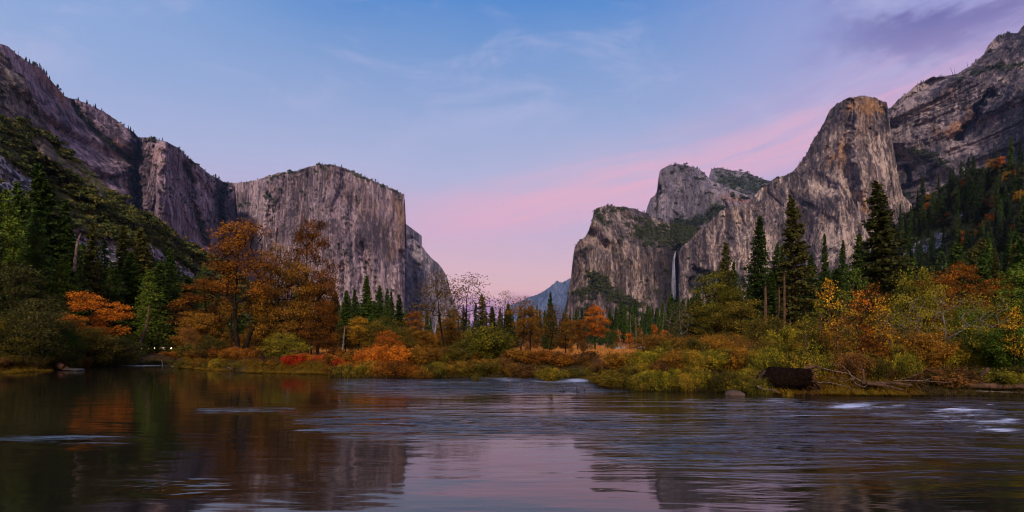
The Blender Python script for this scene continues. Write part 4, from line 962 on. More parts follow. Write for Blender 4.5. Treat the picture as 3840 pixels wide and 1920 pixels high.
put('fir1', 2064, 1100, 110, 70, 'dkgreen', 'single dark spire in front of the blue far ridge', name='conifer_tree', bark='red')
put('sparse', 2072, 1140, 46, 170, 'gold', 'forked slender tree on the bank in front of the far blue ridge', name='sparse_tree', rot=0, mirror=True)
put('maple', 2120, 1190, 80, 130, 'gold', 'olive gold tree right of the forked slender tree', name='small_tree', rot=1)
put('maple', 2232, 1140, 110, 130, 'orange', 'bright orange maple at the edge of the golden meadow', name='maple_tree', rot=2)
put('maple2', 2165, 1185, 105, 100, 'rust', 'smaller rust maple left of the bright orange maple by the meadow', name='maple_tree', rot=2)
put('smalltree', 2295, 1230, 105, 75, 'dkgreen', 'round dark green bush at the right foot of the bright orange maple', 'shrub', name='meadow_shrub')
put('smalltree2', 2205, 1265, 108, 60, 'dkgreen', 'low dark green bush at the left foot of the bright orange maple', 'shrub', name='meadow_shrub')
put('smalltree', 2445, 1262, 118, 50, 'dkgreen', 'small round green bush on the far meadow between snags', 'shrub', name='meadow_shrub')
put('smalltree2', 2530, 1258, 118, 80, 'green', 'wide green bush at the far meadow edge left of the olive tree', 'shrub', name='meadow_shrub')
for px, top, w_, c, lab in [(2317, 1232, 34, 'orange', 'small orange sapling right of the round dark bush on the far meadow'), (2361, 1245, 38, 'orange', 'low orange sapling beside the leaning pale snag'), (2400, 1222, 24, 'gold', 'slim gold sapling near the thin pale snags'),
        (2455, 1210, 26, 'orange', 'taller slim orange sapling before the dark forest'), (2486, 1232, 36, 'orange', 'wide orange sapling under the forked snag'), (2430, 1260, 24, 'red', 'tiny red bush on the far meadow'), (2488, 1283, 60, 'red', 'low red brown bush at the meadow edge')]:
    put('farround1', px, top, 150, w_*1.2, c, lab, name='sapling_tree')
# right half
put('oakish2', 2690, 1010, 58, 330, 'yelgreen', 'big olive yellow tree right of the waterfall with a rounded crown', name='bank_tree', rot=1)
put('maple2', 2770, 1100, 52, 230, 'olive', 'olive tree filling the right flank of the big olive yellow tree', name='bank_tree', rot=2)
put('maple', 2610, 1140, 56, 200, 'olive', 'olive brown tree on the left flank of the big olive yellow tree', name='bank_tree', rot=2)
put('sparse2', 2560, 1120, 50, 180, 'greygreen', 'nearly bare willow with hooked pale branches under the waterfall', name='sparse_tree', rot=2, bark='grey')
G = 'tall pines on the right bank'
for kd, px, top, D, w_, lf, lab in [('pine2', 2714, 912, 125, 130, 'pine', 'pine top standing just behind the big olive yellow tree'), ('fir1', 2756, 985, 135, 90, 'dkgreen', 'small conifer right of the pine top behind the olive tree'),
        ('fir2', 2835, 818, 118, 165, 'dkgreen', 'tall dark fir, first of the high spires right of the waterfall'), ('pine2', 2900, 915, 128, 110, 'dkgreen', 'shorter fir between the two first high spires'),
        ('pine1', 2976, 750, 112, 210, 'pine', 'high pine with long ragged branches in the middle of the three high spires'), ('fir2', 2935, 925, 122, 110, 'dkgreen', 'shorter fir hard left of the high ragged pine'), ('fir2', 3040, 960, 118, 140, 'dkgreen', 'dark fir at the right foot of the high ragged pine'),
        ('fir1', 3099, 887, 135, 85, 'green', 'green narrow fir between the two highest pines'), ('fir2', 3150, 905, 150, 90, 'dkgreen', 'faint blue green fir behind the narrow green one'),
        ('pine2', 3208, 880, 126, 150, 'dkgreen', 'dark blunt pine directly left of the highest pine'), ('pine1', 3300, 702, 110, 260, 'pine', 'highest pine of the right bank with a dense rounded spire'), ('fir2', 3400, 960, 150, 150, 'dkgreen', 'dark fir at the right foot of the highest pine'),
        ('fir2', 3130, 1010, 112, 150, 'dkgreen', 'low dark fir in the gap between the highest pines'), ('fir2', 2880, 1020, 112, 150, 'dkgreen', 'low dark fir under the first high spire')]:
    put(kd, px, top, D, w_, lf, lab, name='pine_tree' if kd[0] == 'p' else 'fir_tree', group=G, bark='red')
put('maple', 3590, 978, 62, 230, 'rust', 'broad rust orange maple crown above the near bank shrubs', name='maple_tree', rot=0)
put('maple2', 3500, 1010, 60, 230, 'rust', 'rust orange maple left of the broad one above the bank shrubs', name='maple_tree', rot=1)
put('maple2', 3720, 1010, 64, 200, 'rust', 'rust orange maple right of the broad one above the bank shrubs', name='maple_tree', rot=2)
put('smalltree', 3430, 990, 44, 240, 'yelgreen', 'light olive leafy tree left in front of the rust maples', name='bank_tree', rot=2)
put('oakshrub', 3560, 1060, 35, 400, 'yelgreen', 'spreading shrub with grey bare limbs and yellow green leaves on the right bank', name='bank_tree', rot=0, bark='grey')
put('oakshrub', 3330, 1130, 34, 260, 'yelgreen', 'smaller spreading shrub with pale limbs left of the bigger one', name='bank_tree', rot=2.6, bark='grey')
for kd, px, top, D, w_, lf, lab in [('sapling', 3110, 1045, 34, 90, 'yellow', 'tall yellow leaved sapling at the left of the near bank row'), ('sapling2', 3075, 1110, 33, 90, 'yelgreen', 'green yellow sapling leaning left of the tallest yellow one'), ('sapling', 3165, 1085, 34.5, 90, 'yelgreen', 'yellow green sapling right of the tallest yellow one'),
        ('sapling2', 3215, 1075, 35, 100, 'orange', 'orange leaved sapling in the middle of the near bank row'), ('sapling', 3262, 1065, 35, 100, 'rust', 'rust orange sapling with slender dark stems before the pines'), ('sapling2', 3300, 1100, 33.5, 100, 'yellow', 'gold sapling right of the orange ones'),
        ('sapling', 3020, 1180, 32.5, 80, 'yelgreen', 'short yellow green sapling above the big log'), ('sapling', 3200, 1010, 36, 90, 'brtgreen', 'green sapling top rising over the orange saplings'), ('sapling2', 3140, 1180, 31.5, 120, 'gold', 'low gold sapling behind the driftwood')]:
    put(kd, px, top, D, w_*1.35, lf, lab, name='sapling_tree', group='saplings on the near right bank', bark='brown')
put('maple', 3850, 975, 36, 330, 'brtgreen', 'bright green leafy tree at the right edge of the frame', name='bank_tree', rot=1)
put('tallbush', 3780, 1180, 31.5, 260, 'brtgreen', 'green willow bush low at the right edge above the old log', 'shrub', name='willow_shrub', rot=2)
put('sapling', 3800, 1150, 30.5, 90, 'yellow', 'yellow leaved branch glowing in the green bushes at the right edge', name='sapling_tree', rot=2)
put('tallbush', 3700, 1200, 33, 240, 'yelgreen', 'yellow green willow bush left of the green one at the right edge', 'shrub', name='willow_shrub', rot=4)
put('smalltree2', 3640, 1130, 38, 240, 'brtgreen', 'green leafy tree behind the grey limbed shrub', name='bank_tree', rot=4)
put('tallbush', 3470, 1210, 33, 260, 'gold', 'gold brown twiggy thicket bush under the grey limbed shrub', 'shrub', name='thicket_shrub', rot=1)
put('tallbush', 3230, 1230, 33.5, 260, 'rust', 'rust orange thicket bush behind the driftwood pile', 'shrub', name='thicket_shrub', rot=3)
put('tallbush', 3340, 1190, 36, 260, 'gold', 'gold thicket bush behind the smaller pale limbed shrub', 'shrub', name='thicket_shrub', rot=5)
put('tallbush', 3600, 1240, 34.5, 230, 'olive', 'dark olive thicket bush behind the grey trunk on the right bank', 'shrub', name='thicket_shrub', rot=5)
put('tallbush', 3050, 1210, 35, 200, 'olive', 'olive thicket bush behind the right end of the big log', 'shrub', name='thicket_shrub', rot=5)
put('tallbush', 2950, 1190, 38, 200, 'yelgreen', 'yellow green thicket bush behind the middle of the big log', 'shrub', name='thicket_shrub', rot=2)
put('smalltree', 2870, 1170, 42, 190, 'olive', 'olive tree behind the left end of the big log', name='bank_tree', rot=3)

# ---------------- bank thicket: rows of shrubs along the shore
def row(xs, top, back, kinds, leaves, label, group, wpx, name='bank_shrub', jit=12, dj=1.0):
    for px in xs:
        px = px+random.uniform(-jit, jit)
        D = float(shore_D(np.array([px]))[0])+back+random.uniform(-dj, dj)*.6
        t_ = top if not callable(top) else top(px)
        put(random.choice(kinds), px, t_+random.uniform(-14, 16), D, wpx*random.uniform(.85, 1.25), random.choice(leaves), label, 'shrub', name=name, group=group)
row(range(1085, 1330, 24), 1316, 2.2, ['leafybush', 'leafybush2', 'twigbush'], ['red', 'red', 'red', 'orange'], 'red to orange low shrub in the long band left of the yellow orange tree', 'scarlet shrubs in the left red band', 90)
row(range(1225, 1330, 38), 1335, 3.4, ['leafybush', 'leafybush2'], ['red', 'rust'], 'dull red low shrub right of the brightest scarlet band', 'dull red shrubs of the left bank', 90)
row(range(2370, 2530, 44), 1318, 5.5, ['leafybush', 'leafybush2', 'twigbush'], ['red', 'brown', 'brown'], 'brown red low shrub at the near edge of the golden meadow', 'red shrubs by the meadow', 80)
row(range(1260, 1560, 36), 1338, .2, ['willowbush', 'leafybush', 'reedbush'], ['olive', 'rust', 'willow'], 'low olive shrub overhanging the water left of the middle', 'low waterside shrubs left of the middle', 115)
row(range(1250, 1560, 42), 1290, 2.0, ['leafybush', 'willowbush', 'leafybush2'], ['rust', 'gold', 'orange'], 'rust orange bank shrub behind the low olive waterside ones', 'rust shrubs left of the middle', 120)
row(range(1560, 1800, 36), 1345, .2, ['willowbush2', 'willowbush', 'reedbush'], ['olive', 'willow', 'gold'], 'green gold waterside shrub under the two thin sparse trees', 'waterside shrubs under the sparse trees', 120)
row(range(1560, 1780, 40), 1292, 2.4, ['leafybush', 'willowbush2'], ['gold', 'olive', 'rust'], 'gold olive bank shrub around the stems of the two thin sparse trees', 'shrubs around the sparse tree stems', 120)
row(range(1790, 2020, 36), 1335, .2, ['willowbush2', 'leafybush2', 'willowbush'], ['gold', 'olive', 'brown'], 'olive gold waterside shrub at the foot of the biggest round willow', 'waterside shrubs by the biggest willow', 120)
row(range(1900, 2350, 34), 1312, 2.6, ['leafybush', 'twigbush', 'leafybush2'], ['brown', 'gold', 'brown', 'rust'], 'brown and gold leafy shrub in the dark hedge before the meadow', 'brown hedge before the meadow', 120)
row(range(2000, 2260, 36), 1368, .3, ['reedbush', 'willowbush2', 'willowbush'], ['olive', 'willow', 'greygreen'], 'low green waterside shrub below the brown hedge', 'green waterside shrubs below the brown hedge', 95)
row(range(2250, 2560, 36), 1335, 1.8, ['leafybush2', 'twigbush', 'willowbush'], ['brown', 'willow', 'gold'], 'brown gold shrub between the brown hedge and the willow mass', 'shrubs between hedge and willow mass', 110)
row(range(2290, 2850, 34), 1366, .3, ['willowbush', 'willowbush2', 'willowbush'], ['willow', 'yelgreen', 'olive'], 'yellow green willow shrub standing at the water left of the big log', 'front row of the willow mass', 130)
row(range(2340, 2860, 36), 1292, 2.6, ['willowbush', 'willowbush2', 'tallbush'], ['yelgreen', 'willow', 'gold'], 'tall yellow green willow shrub of the thicket left of the big log', 'middle row of the willow mass', 150)
row(range(2520, 2900, 46), 1245, 6.5, ['willowbush', 'tallbush', 'twigbush'], ['willow', 'gold', 'olive'], 'gold willow shrub at the back of the thicket under the olive yellow tree', 'back row of the willow mass', 160)
row(range(2860, 3420, 48), 1300, 1.6, ['twigbush', 'willowbush', 'leafybush'], ['willow', 'yelgreen', 'brown', 'olive'], 'mixed brown and green shrub behind the big log and the driftwood', 'shrubs behind log and driftwood', 130)
row(range(2880, 4350, 60), 1270, 5.5, ['tallbush', 'willowbush'], ['yelgreen', 'gold', 'willow', 'yelgreen'], 'tangled bank shrub in the second row behind the driftwood', 'second row behind the driftwood', 170)
row(range(3400, 4400, 46), 1360, 1.2, ['twigbush', 'willowbush2', 'leafybush'], ['brown', 'olive', 'yelgreen'], 'dark brown green shrub above the old logs at the right', 'dark shrubs above the right logs', 150)
row(range(-400, 240, 40), 1310, 1.2, ['leafybush', 'twigbush', 'willowbush2'], ['olive', 'brown', 'greygreen'], 'dark olive shrub above the golden sedge at the left edge', 'dark shrubs at the left edge', 90)
row(range(230, 660, 36), lambda p: 1312 if p < 480 else 1350, .6, ['leafybush', 'willowbush2', 'twigbush'], ['olive', 'greygreen', 'brown'], 'dark green waterside shrub right of the sloping log', 'dark shrubs along the left channel', 80)
row(range(660, 900, 32), 1340, .8, ['leafybush', 'reedbush', 'willowbush2'], ['olive', 'rust', 'gold', 'willow'], 'olive rust shrub on the point around the black cottonwood foot', 'shrubs on the point', 80)
row(range(660, 1060, 38), 1288, 4, ['leafybush', 'leafybush2', 'willowbush'], ['rust', 'gold', 'olive', 'rust'], 'rust leaved understorey shrub behind the black cottonwood foot', 'understorey behind the cottonwoods', 110)
row(range(900, 1090, 40), 1325, 2.0, ['leafybush', 'twigbush'], ['gold', 'brown'], 'gold brown shrub around the leaning black stems', 'shrubs by the leaning stems', 80)
row(range(-40, 480, 44), 1225, 6, ['tallbush', 'smalltree2', 'tallbush'], ['greygreen', 'olive', 'dkgreen', 'green'], 'dark leafy understorey bush beneath the conifers of the left bank', 'understorey of the left bank', 150, dj=3)
row(range(300, 700, 40), 1215, 46, ['tallbush', 'smalltree'], ['dkgreen', 'olive', 'green'], 'dark bush deep in the shade under the left conifers', 'shaded bushes under the left conifers', 140, dj=5)
row(range(2440, 2900, 50), 1240, 10, ['tallbush', 'smalltree2'], ['olive', 'yelgreen', 'gold'], 'olive bush tree round the foot of the big olive yellow tree', 'bush trees at the olive yellow tree', 190, dj=3)
row(range(2900, 3420, 60), 1190, 10, ['tallbush', 'smalltree'], ['olive', 'green', 'brown'], 'dark bush tree between the saplings and the tall pines', 'bush trees behind the saplings', 190, dj=3)
put('willowbush2', 2850, 1372, 27.9, 110, 'willow', 'leafy bush covering the left end of the big log', 'shrub', name='bank_shrub', rot=1)
put('twigbush', 3035, 1405, 27.5, 80, 'brown', 'brown twiggy bush at the broken end of the big log', 'shrub', name='bank_shrub', rot=2)
put('reedbush', 2945, 1440, 27.3, 60, 'willow', 'reed tuft growing in front of the middle of the big log', 'reeds', name='reed_tuft', rot=2)
put('willowbush', 2070, 1368, 38.0, 140, 'willow', 'green willow clump standing alone in the river before the middle bank', 'shrub', name='willow_shrub', z=-.15, rot=1)
put('willowbush2', 2260, 1395, 35.5, 80, 'willow', 'small willow clump at the tip of the willow mass beside the rapid', 'shrub', name='willow_shrub', z=-.1, rot=1)
put('reedbush', 1782, 1392, 37.5, 40, 'olive', 'thin reed tuft standing in the current left of the lone willow clump', 'reeds', name='reed_tuft', z=-.1, rot=1)
put('reedbush', 1815, 1418, 38.5, 34, 'olive', 'low leafy tuft lying in the current right of the thin reed tuft', 'reeds', name='reed_tuft', z=-.1, rot=2)

# ---------------- forest behind: each tree its own object
def forest(n_, x0, x1, tops, D0, D1, kinds, leaves, label, group, wmul=1.0, seed=1, name='conifer_tree', cat='tree', barkm='red'):
    rs = random.Random(seed)
    tx = [a for a, b in tops]; ty = [b for a, b in tops]
    for i in range(n_):
        px = x0+(x1-x0)*(i+rs.uniform(.1, .9))/n_
        D = rs.uniform(D0, D1)
        top = float(np.interp(px, tx, ty))+rs.uniform(-18, 42)
        kd = rs.choice(kinds)
        put(kd, px, top, D, rs.uniform(60, 100)*wmul*(1290-top)/150, rs.choice(leaves), label, cat, name=name, group=group, bark=barkm, rot=rs.uniform(0, 6))
forest(48, 2110, 2640, [(2120, 1170), (2200, 1160), (2330, 1150), (2450, 1140), (2560, 1120), (2640, 1100)], 230, 380, ['farfir1', 'farfir2', 'farfir3'], ['dkgreen', 'green', 'farpine'], 'dark conifer in the forest beyond the golden meadow under the waterfall wall', 'meadow edge forest under the waterfall', .55, 3)
forest(16, 2620, 2900, [(2620, 1090), (2900, 1040)], 180, 300, ['farfir1', 'farfir2'], ['dkgreen', 'farpine'], 'dark conifer hidden behind the big olive yellow tree', 'forest behind the olive tree', .5, 4)
forest(42, 1540, 2150, [(1540, 1185), (1720, 1165), (1850, 1150), (2000, 1160), (2130, 1170)], 160, 300, ['farfir1', 'farfir2', 'farfir3'], ['dkgreen', 'farpine', 'pine'], 'distant conifer at the valley mouth under the pink sky', 'valley mouth conifers', .5, 5)
forest(24, 1200, 1560, [(1200, 1120), (1400, 1140), (1560, 1180)], 170, 260, ['farfir1', 'farfir2'], ['dkgreen', 'green'], 'conifer in the dark wood behind the free standing spires', 'wood behind the spires', .6, 6)
forest(28, -60, 1200, [(-60, 800), (150, 840), (400, 980), (600, 1070), (800, 1110), (1000, 1090), (1200, 1110)], 110, 170, ['farfir1', 'farfir2', 'fir2'], ['dkgreen', 'green'], 'dark conifer in the wood behind the left bank trees', 'wood behind the left bank', .7, 7)
forest(22, 2840, 3420, [(2840, 1020), (3420, 1020)], 150, 240, ['farfir1', 'farfir2', 'fir2'], ['dkgreen', 'farpine'], 'dark conifer in the wood between the tall pines of the right bank', 'wood between the tall pines', .6, 8)
forest(26, 3380, 3900, [(3380, 1000), (3500, 960), (3640, 930), (3840, 880)], 130, 220, ['farfir1', 'farfir2', 'fir2', 'farfir3'], ['farpine', 'green', 'pine', 'farpine'], 'green conifer at the foot of the right hillside above the rust maples', 'conifers at the foot of the right hillside', .62, 9)
forest(46, 1230, 2200, [(1230, 1225), (1600, 1230), (1750, 1235), (2200, 1245)], 66, 150, ['maple2', 'smalltree', 'smalltree2', 'tallbush'], ['gold', 'rust', 'olive', 'brown'], 'brown gold tree in the mixed wood behind the middle bank thicket', 'mixed wood behind the middle bank', 2.4, 10, 'small_tree', barkm='dark')
forest(26, 620, 1250, [(620, 1235), (1250, 1225)], 62, 95, ['maple', 'smalltree2', 'smalltree', 'tallbush'], ['gold', 'rust', 'olive', 'brown'], 'rust gold understorey tree behind the big cottonwoods', 'understorey trees behind the cottonwoods', 2.2, 11, 'small_tree', barkm='dark')

# ---------------- trees on the right hillside, standing on its surface
def on_relief(nm, test, n_, seed, spacing=14):
    PX, PY, P3, at_, cols, top = RELIEF[nm]
    rs = random.Random(seed); out = []
    for _ in range(n_*60):
        i = rs.randrange(3, PX.shape[0]-1); j = rs.randrange(2, PX.shape[1]-2)
        x, y = PX[i, j], PY[i, j]
        if not test(x, y) or at_['scree'][i, j] > .5: continue
        if any((x-a)**2+((y-b)*1.4)**2 < spacing**2 for a, b, _ in out): continue
        out.append((x, y, P3[i, j]))
        if len(out) >= n_: break
    return out
rs = random.Random(9)
for x, y, p in on_relief('hillside_right', lambda x, y: 3180 < x < 3960 and y < 1150 and y > 600, 185, 4, 16):
    D = p[1]; big = rs.random()
    zone = 'high on' if y < 800 else ('half way up' if y < 980 else 'low on')
    if (x > 3420 and y < 930 and rs.random() < .36):
        h = rs.uniform(7, 13)
        plant(rs.choice(['farround1', 'farround2']), p[0], D, h, h*.8, rs.choice(['orange', 'yellow', 'gold', 'orange']), 'yellow orange broadleaf tree %s the right hillside among dark conifers' % zone, 'tree', 'autumn trees %s the right hillside' % zone, 'autumn_tree', rot=rs.uniform(0, 6), z=p[2]-.8)
    else:
        h = rs.uniform(17, 34)*(.85 if y < 760 else 1)
        plant(rs.choice(['farfir1', 'farfir2', 'farfir3']), p[0], D, h, h*rs.uniform(.2, .3), rs.choice(['farpine', 'dkgreen', 'farpine', 'green'] if y > 900 else ['farpine', 'dkgreen']), 'dark green conifer %s the right hillside below the streaked wall' % zone, 'tree', 'conifers %s the right hillside' % zone, 'fir_tree', bark='red', rot=rs.uniform(0, 6), z=p[2]-.8)

# ---------------- brush on slopes and ledges: uncountable, one object each
def brush(name, srcs, n_, size, mat_, seed, label, cat='brush', thr=.5, nl=34, leafk=.55):
    rs = np.random.RandomState(seed); Vs = []; Ts = []
    for nm, key, region in srcs:
        PX, PY, P3, at_, cols, top = RELIEF[nm]
        wgt = region(PX, PY, at_)
        wgt = wgt*(P3[..., 1]/F)**2      # even cover on the ground, roughly
        wf = wgt.ravel()/wgt.sum()
        idx = rs.choice(wf.size, n_, p=wf)
        base = P3.reshape(-1, 3)[idx]+rs.normal(size=(n_, 3))*np.array([2, .5, .5])
        sz = size*rs.uniform(.5, 1.5, n_)*(base[:, 1]/800)**.35
        N = n_*nl
        d = rs.normal(size=(N, 3)); d /= np.linalg.norm(d, axis=1, keepdims=True); d[:, 2] = np.abs(d[:, 2])*.85
        s_ = np.repeat(sz, nl)
        C = np.repeat(base, nl, 0)+d*(rs.rand(N, 1)**.35)*s_[:, None]*np.array([1, 1, .8])
        C[:, 1] -= s_*.2
        V, Q, t = leaf_cards(C, s_*leafk*rs.uniform(.7, 1.3, N), rs, .8, tint=np.clip(.65*np.repeat(rs.rand(n_), nl)+.35*rs.rand(N), 0, 1))
        Vs.append(V); Ts.append(t)
    V = np.concatenate(Vs); t = np.concatenate(Ts)
    me = mesh_np(name, V, [np.arange(len(V)).reshape(-1, 4)], False, {'tint': t}, [mat_])
    o = link(name, me); tag(o, label, cat, kind='stuff'); return o
brush_mat = leaf_mat('brush_leaves', [(.013, .019, .006), (.036, .050, .013), (.060, .076, .017), (.12, .092, .022)])
brush_dark = leaf_mat('ledge_brush_leaves', [(.014, .018, .007), (.032, .042, .013), (.06, .068, .02)])
def rg(PX, PY, at_):
    g = sstep(fbm(PX*.02, PY*.03, 0, 3, 91), -.35, .1)+.15
    g = g*(fbm(PX*.09, PY*.12, 0, 3, 95) > -.25)
    return g*(at_['scree'] < .45)*(at_['tone'] < .8)*(PY > 250)
brush('hillside_brush', [('hillside_left', 'veg', rg)], 9000, 3.4, brush_mat, 3, 'dense olive brush covering the left hillside around grey scree')
brush('hillside_brush_right', [('hillside_right', 'veg', rg)], 2600, 3.4, brush_dark, 4, 'dark brush between the conifers of the right hillside')
def vg(PX, PY, at_): return sstep(at_['veg']+.8*fbm(PX*.06, PY*.08, 0, 4, 92), .2, .9)
for nm_, q, sz, lab in [('cliff_waterfall_wall', 1500, 5.5, 'green brush on the slopes and ledges beside the waterfall'), ('cliff_middle_rock', 260, 5, 'brush on the ledges of the right hand rock wall'), ('cliff_right_massif', 420, 5, 'brush on the ledges of the high right massif'),
                   ('rock_tower_behind', 320, 7, 'brush on the rock tower behind the waterfall'), ('rock_peak_behind', 360, 8, 'dark wood on the farthest rounded rock peak'), ('cliff_left_wall', 300, 6, 'brush on the ledges of the left cliff wall'), ('cliff_near_buttress', 300, 3, 'brush on the nearest dark left buttress'), ('cliff_big_wall', 160, 6, 'brush on ledges and rim of the big granite wall')]:
    brush('ledge_brush', [(nm_, 'veg', vg)], q, sz, brush_dark, 7, lab, nl=22)

# ---------------- trees along the skylines
def skyline(nm, x0, x1, n_, hmin, hmax, label, group, seed, kinds=('farfir1', 'farfir3', 'farround1'), clump=.5):
    PX, PY, P3, at_, cols, top = RELIEF[nm]; rs = random.Random(seed)
    c = None
    for i in range(n_):
        if c is None or rs.random() > clump: c = rs.uniform(x0, x1)
        else: c = c+rs.uniform(6, 14)
        j = int(np.clip(np.searchsorted(cols, c), 2, len(cols)-2)); p = P3[0, j]
        k = rs.choice(kinds); h = rs.uniform(hmin, hmax)*(.5 if k == 'farround1' else .8)
        plant(k, p[0], p[1]+2, h, h*(rs.uniform(.38, .6) if k != 'farround1' else 1.0), 'dkgreen', label, 'tree', group, 'ridge_tree', bark='dark', rot=rs.uniform(0, 6), z=p[2]-2.0)
skyline('cliff_left_wall', 40, 860, 60, 9, 20, 'tiny dark tree on the skyline of the left cliff wall', 'skyline trees of the left wall', 1)
skyline('cliff_big_wall', 845, 1500, 55, 9, 18, 'tiny dark tree on the rim of the big granite wall', 'rim trees of the big wall', 2)
skyline('cliff_waterfall_wall', 2200, 2430, 22, 9, 17, 'tiny dark tree on top of the waterfall wall', 'skyline trees above the waterfall', 3)
skyline('rock_tower_behind', 2480, 2640, 14, 10, 18, 'tiny dark tree on the rock tower behind the waterfall', 'skyline trees of the rock tower', 4)
skyline('rock_peak_behind', 2665, 2880, 20, 10, 20, 'tiny dark tree on the farthest rounded peak', 'skyline trees of the farthest peak', 5)
skyline('cliff_middle_rock', 2950, 3080, 10, 7, 12, 'tiny dark tree on the ridge left of the split summit', 'ridge trees left of the split summit', 6)
skyline('cliff_right_massif', 3360, 3800, 18, 7, 13, 'small dark tree on the skyline of the high right massif', 'skyline trees of the right massif', 7)
skyline('far_ridge', 1985, 2200, 16, 18, 34, 'minute tree on the blue far ridge', 'trees of the blue far ridge', 8, ('farfir1',))
# ================================================================ logs, snags, driftwood, stones, cars, waterfall
def wood_piece(name, pts, rads, mat_, label, cat, group=None, k=9, noise_=.12, seed=0, parent=None, caps=True):
    """a crooked round piece of wood along pts"""
    rs = np.random.RandomState(seed)
    P = np.array(pts, float); n0 = len(P)
    tt = np.linspace(0, n0-1, max(6, (n0-1)*5+1))
    C = np.stack([np.interp(tt, np.arange(n0), P[:, i]) for i in range(3)], -1)
    r = np.interp(tt, np.arange(n0), rads)
    T = np.gradient(C, axis=0); T /= np.linalg.norm(T, axis=1, keepdims=True)
    ref = np.array([0, 0, 1.]) if abs(T[0, 2]) < .8 else np.array([1., 0, 0])
    U = np.cross(T, ref); U /= np.linalg.norm(U, axis=1, keepdims=True); W = np.cross(T, U)
    an = np.arange(k)*2*math.pi/k
    rad = r[:, None]*(1+noise_*rs.normal(size=(len(C), k)))
    V = C[:, None]+(np.cos(an)[None, :, None]*U[:, None]+np.sin(an)[None, :, None]*W[:, None])*rad[..., None]
    m_ = len(C); i = np.arange(m_*k).reshape(m_, k)
    Q = np.stack([i[:-1], i[1:], np.roll(i, -1, 1)[1:], np.roll(i, -1, 1)[:-1]], -1).reshape(-1, 4)
    VV = V.reshape(-1, 3); faces = [Q]
    VV = np.vstack([VV, C[0]-T[0]*r[0]*.15, C[-1]+T[-1]*r[-1]*.15])
    a_ = len(VV)-2; b_ = a_+1
    faces.append(np.stack([np.full(k, a_), np.roll(i[0], -1), i[0]], -1)); faces.append(np.stack([np.full(k, b_), i[-1], np.roll(i[-1], -1)], -1))
    me = mesh_np(name, VV, faces, True, None, [mat_])
    o = link(name, me, parent)
    if parent is None: tag(o, label, cat, group)
    return o
def W3(px, py, D): return tuple(float(q) for q in pos(px, py, D))
bk_log = bark_mat('old_log_bark', (.001, .0008, .0006), (.009, .005, .0035), 18)
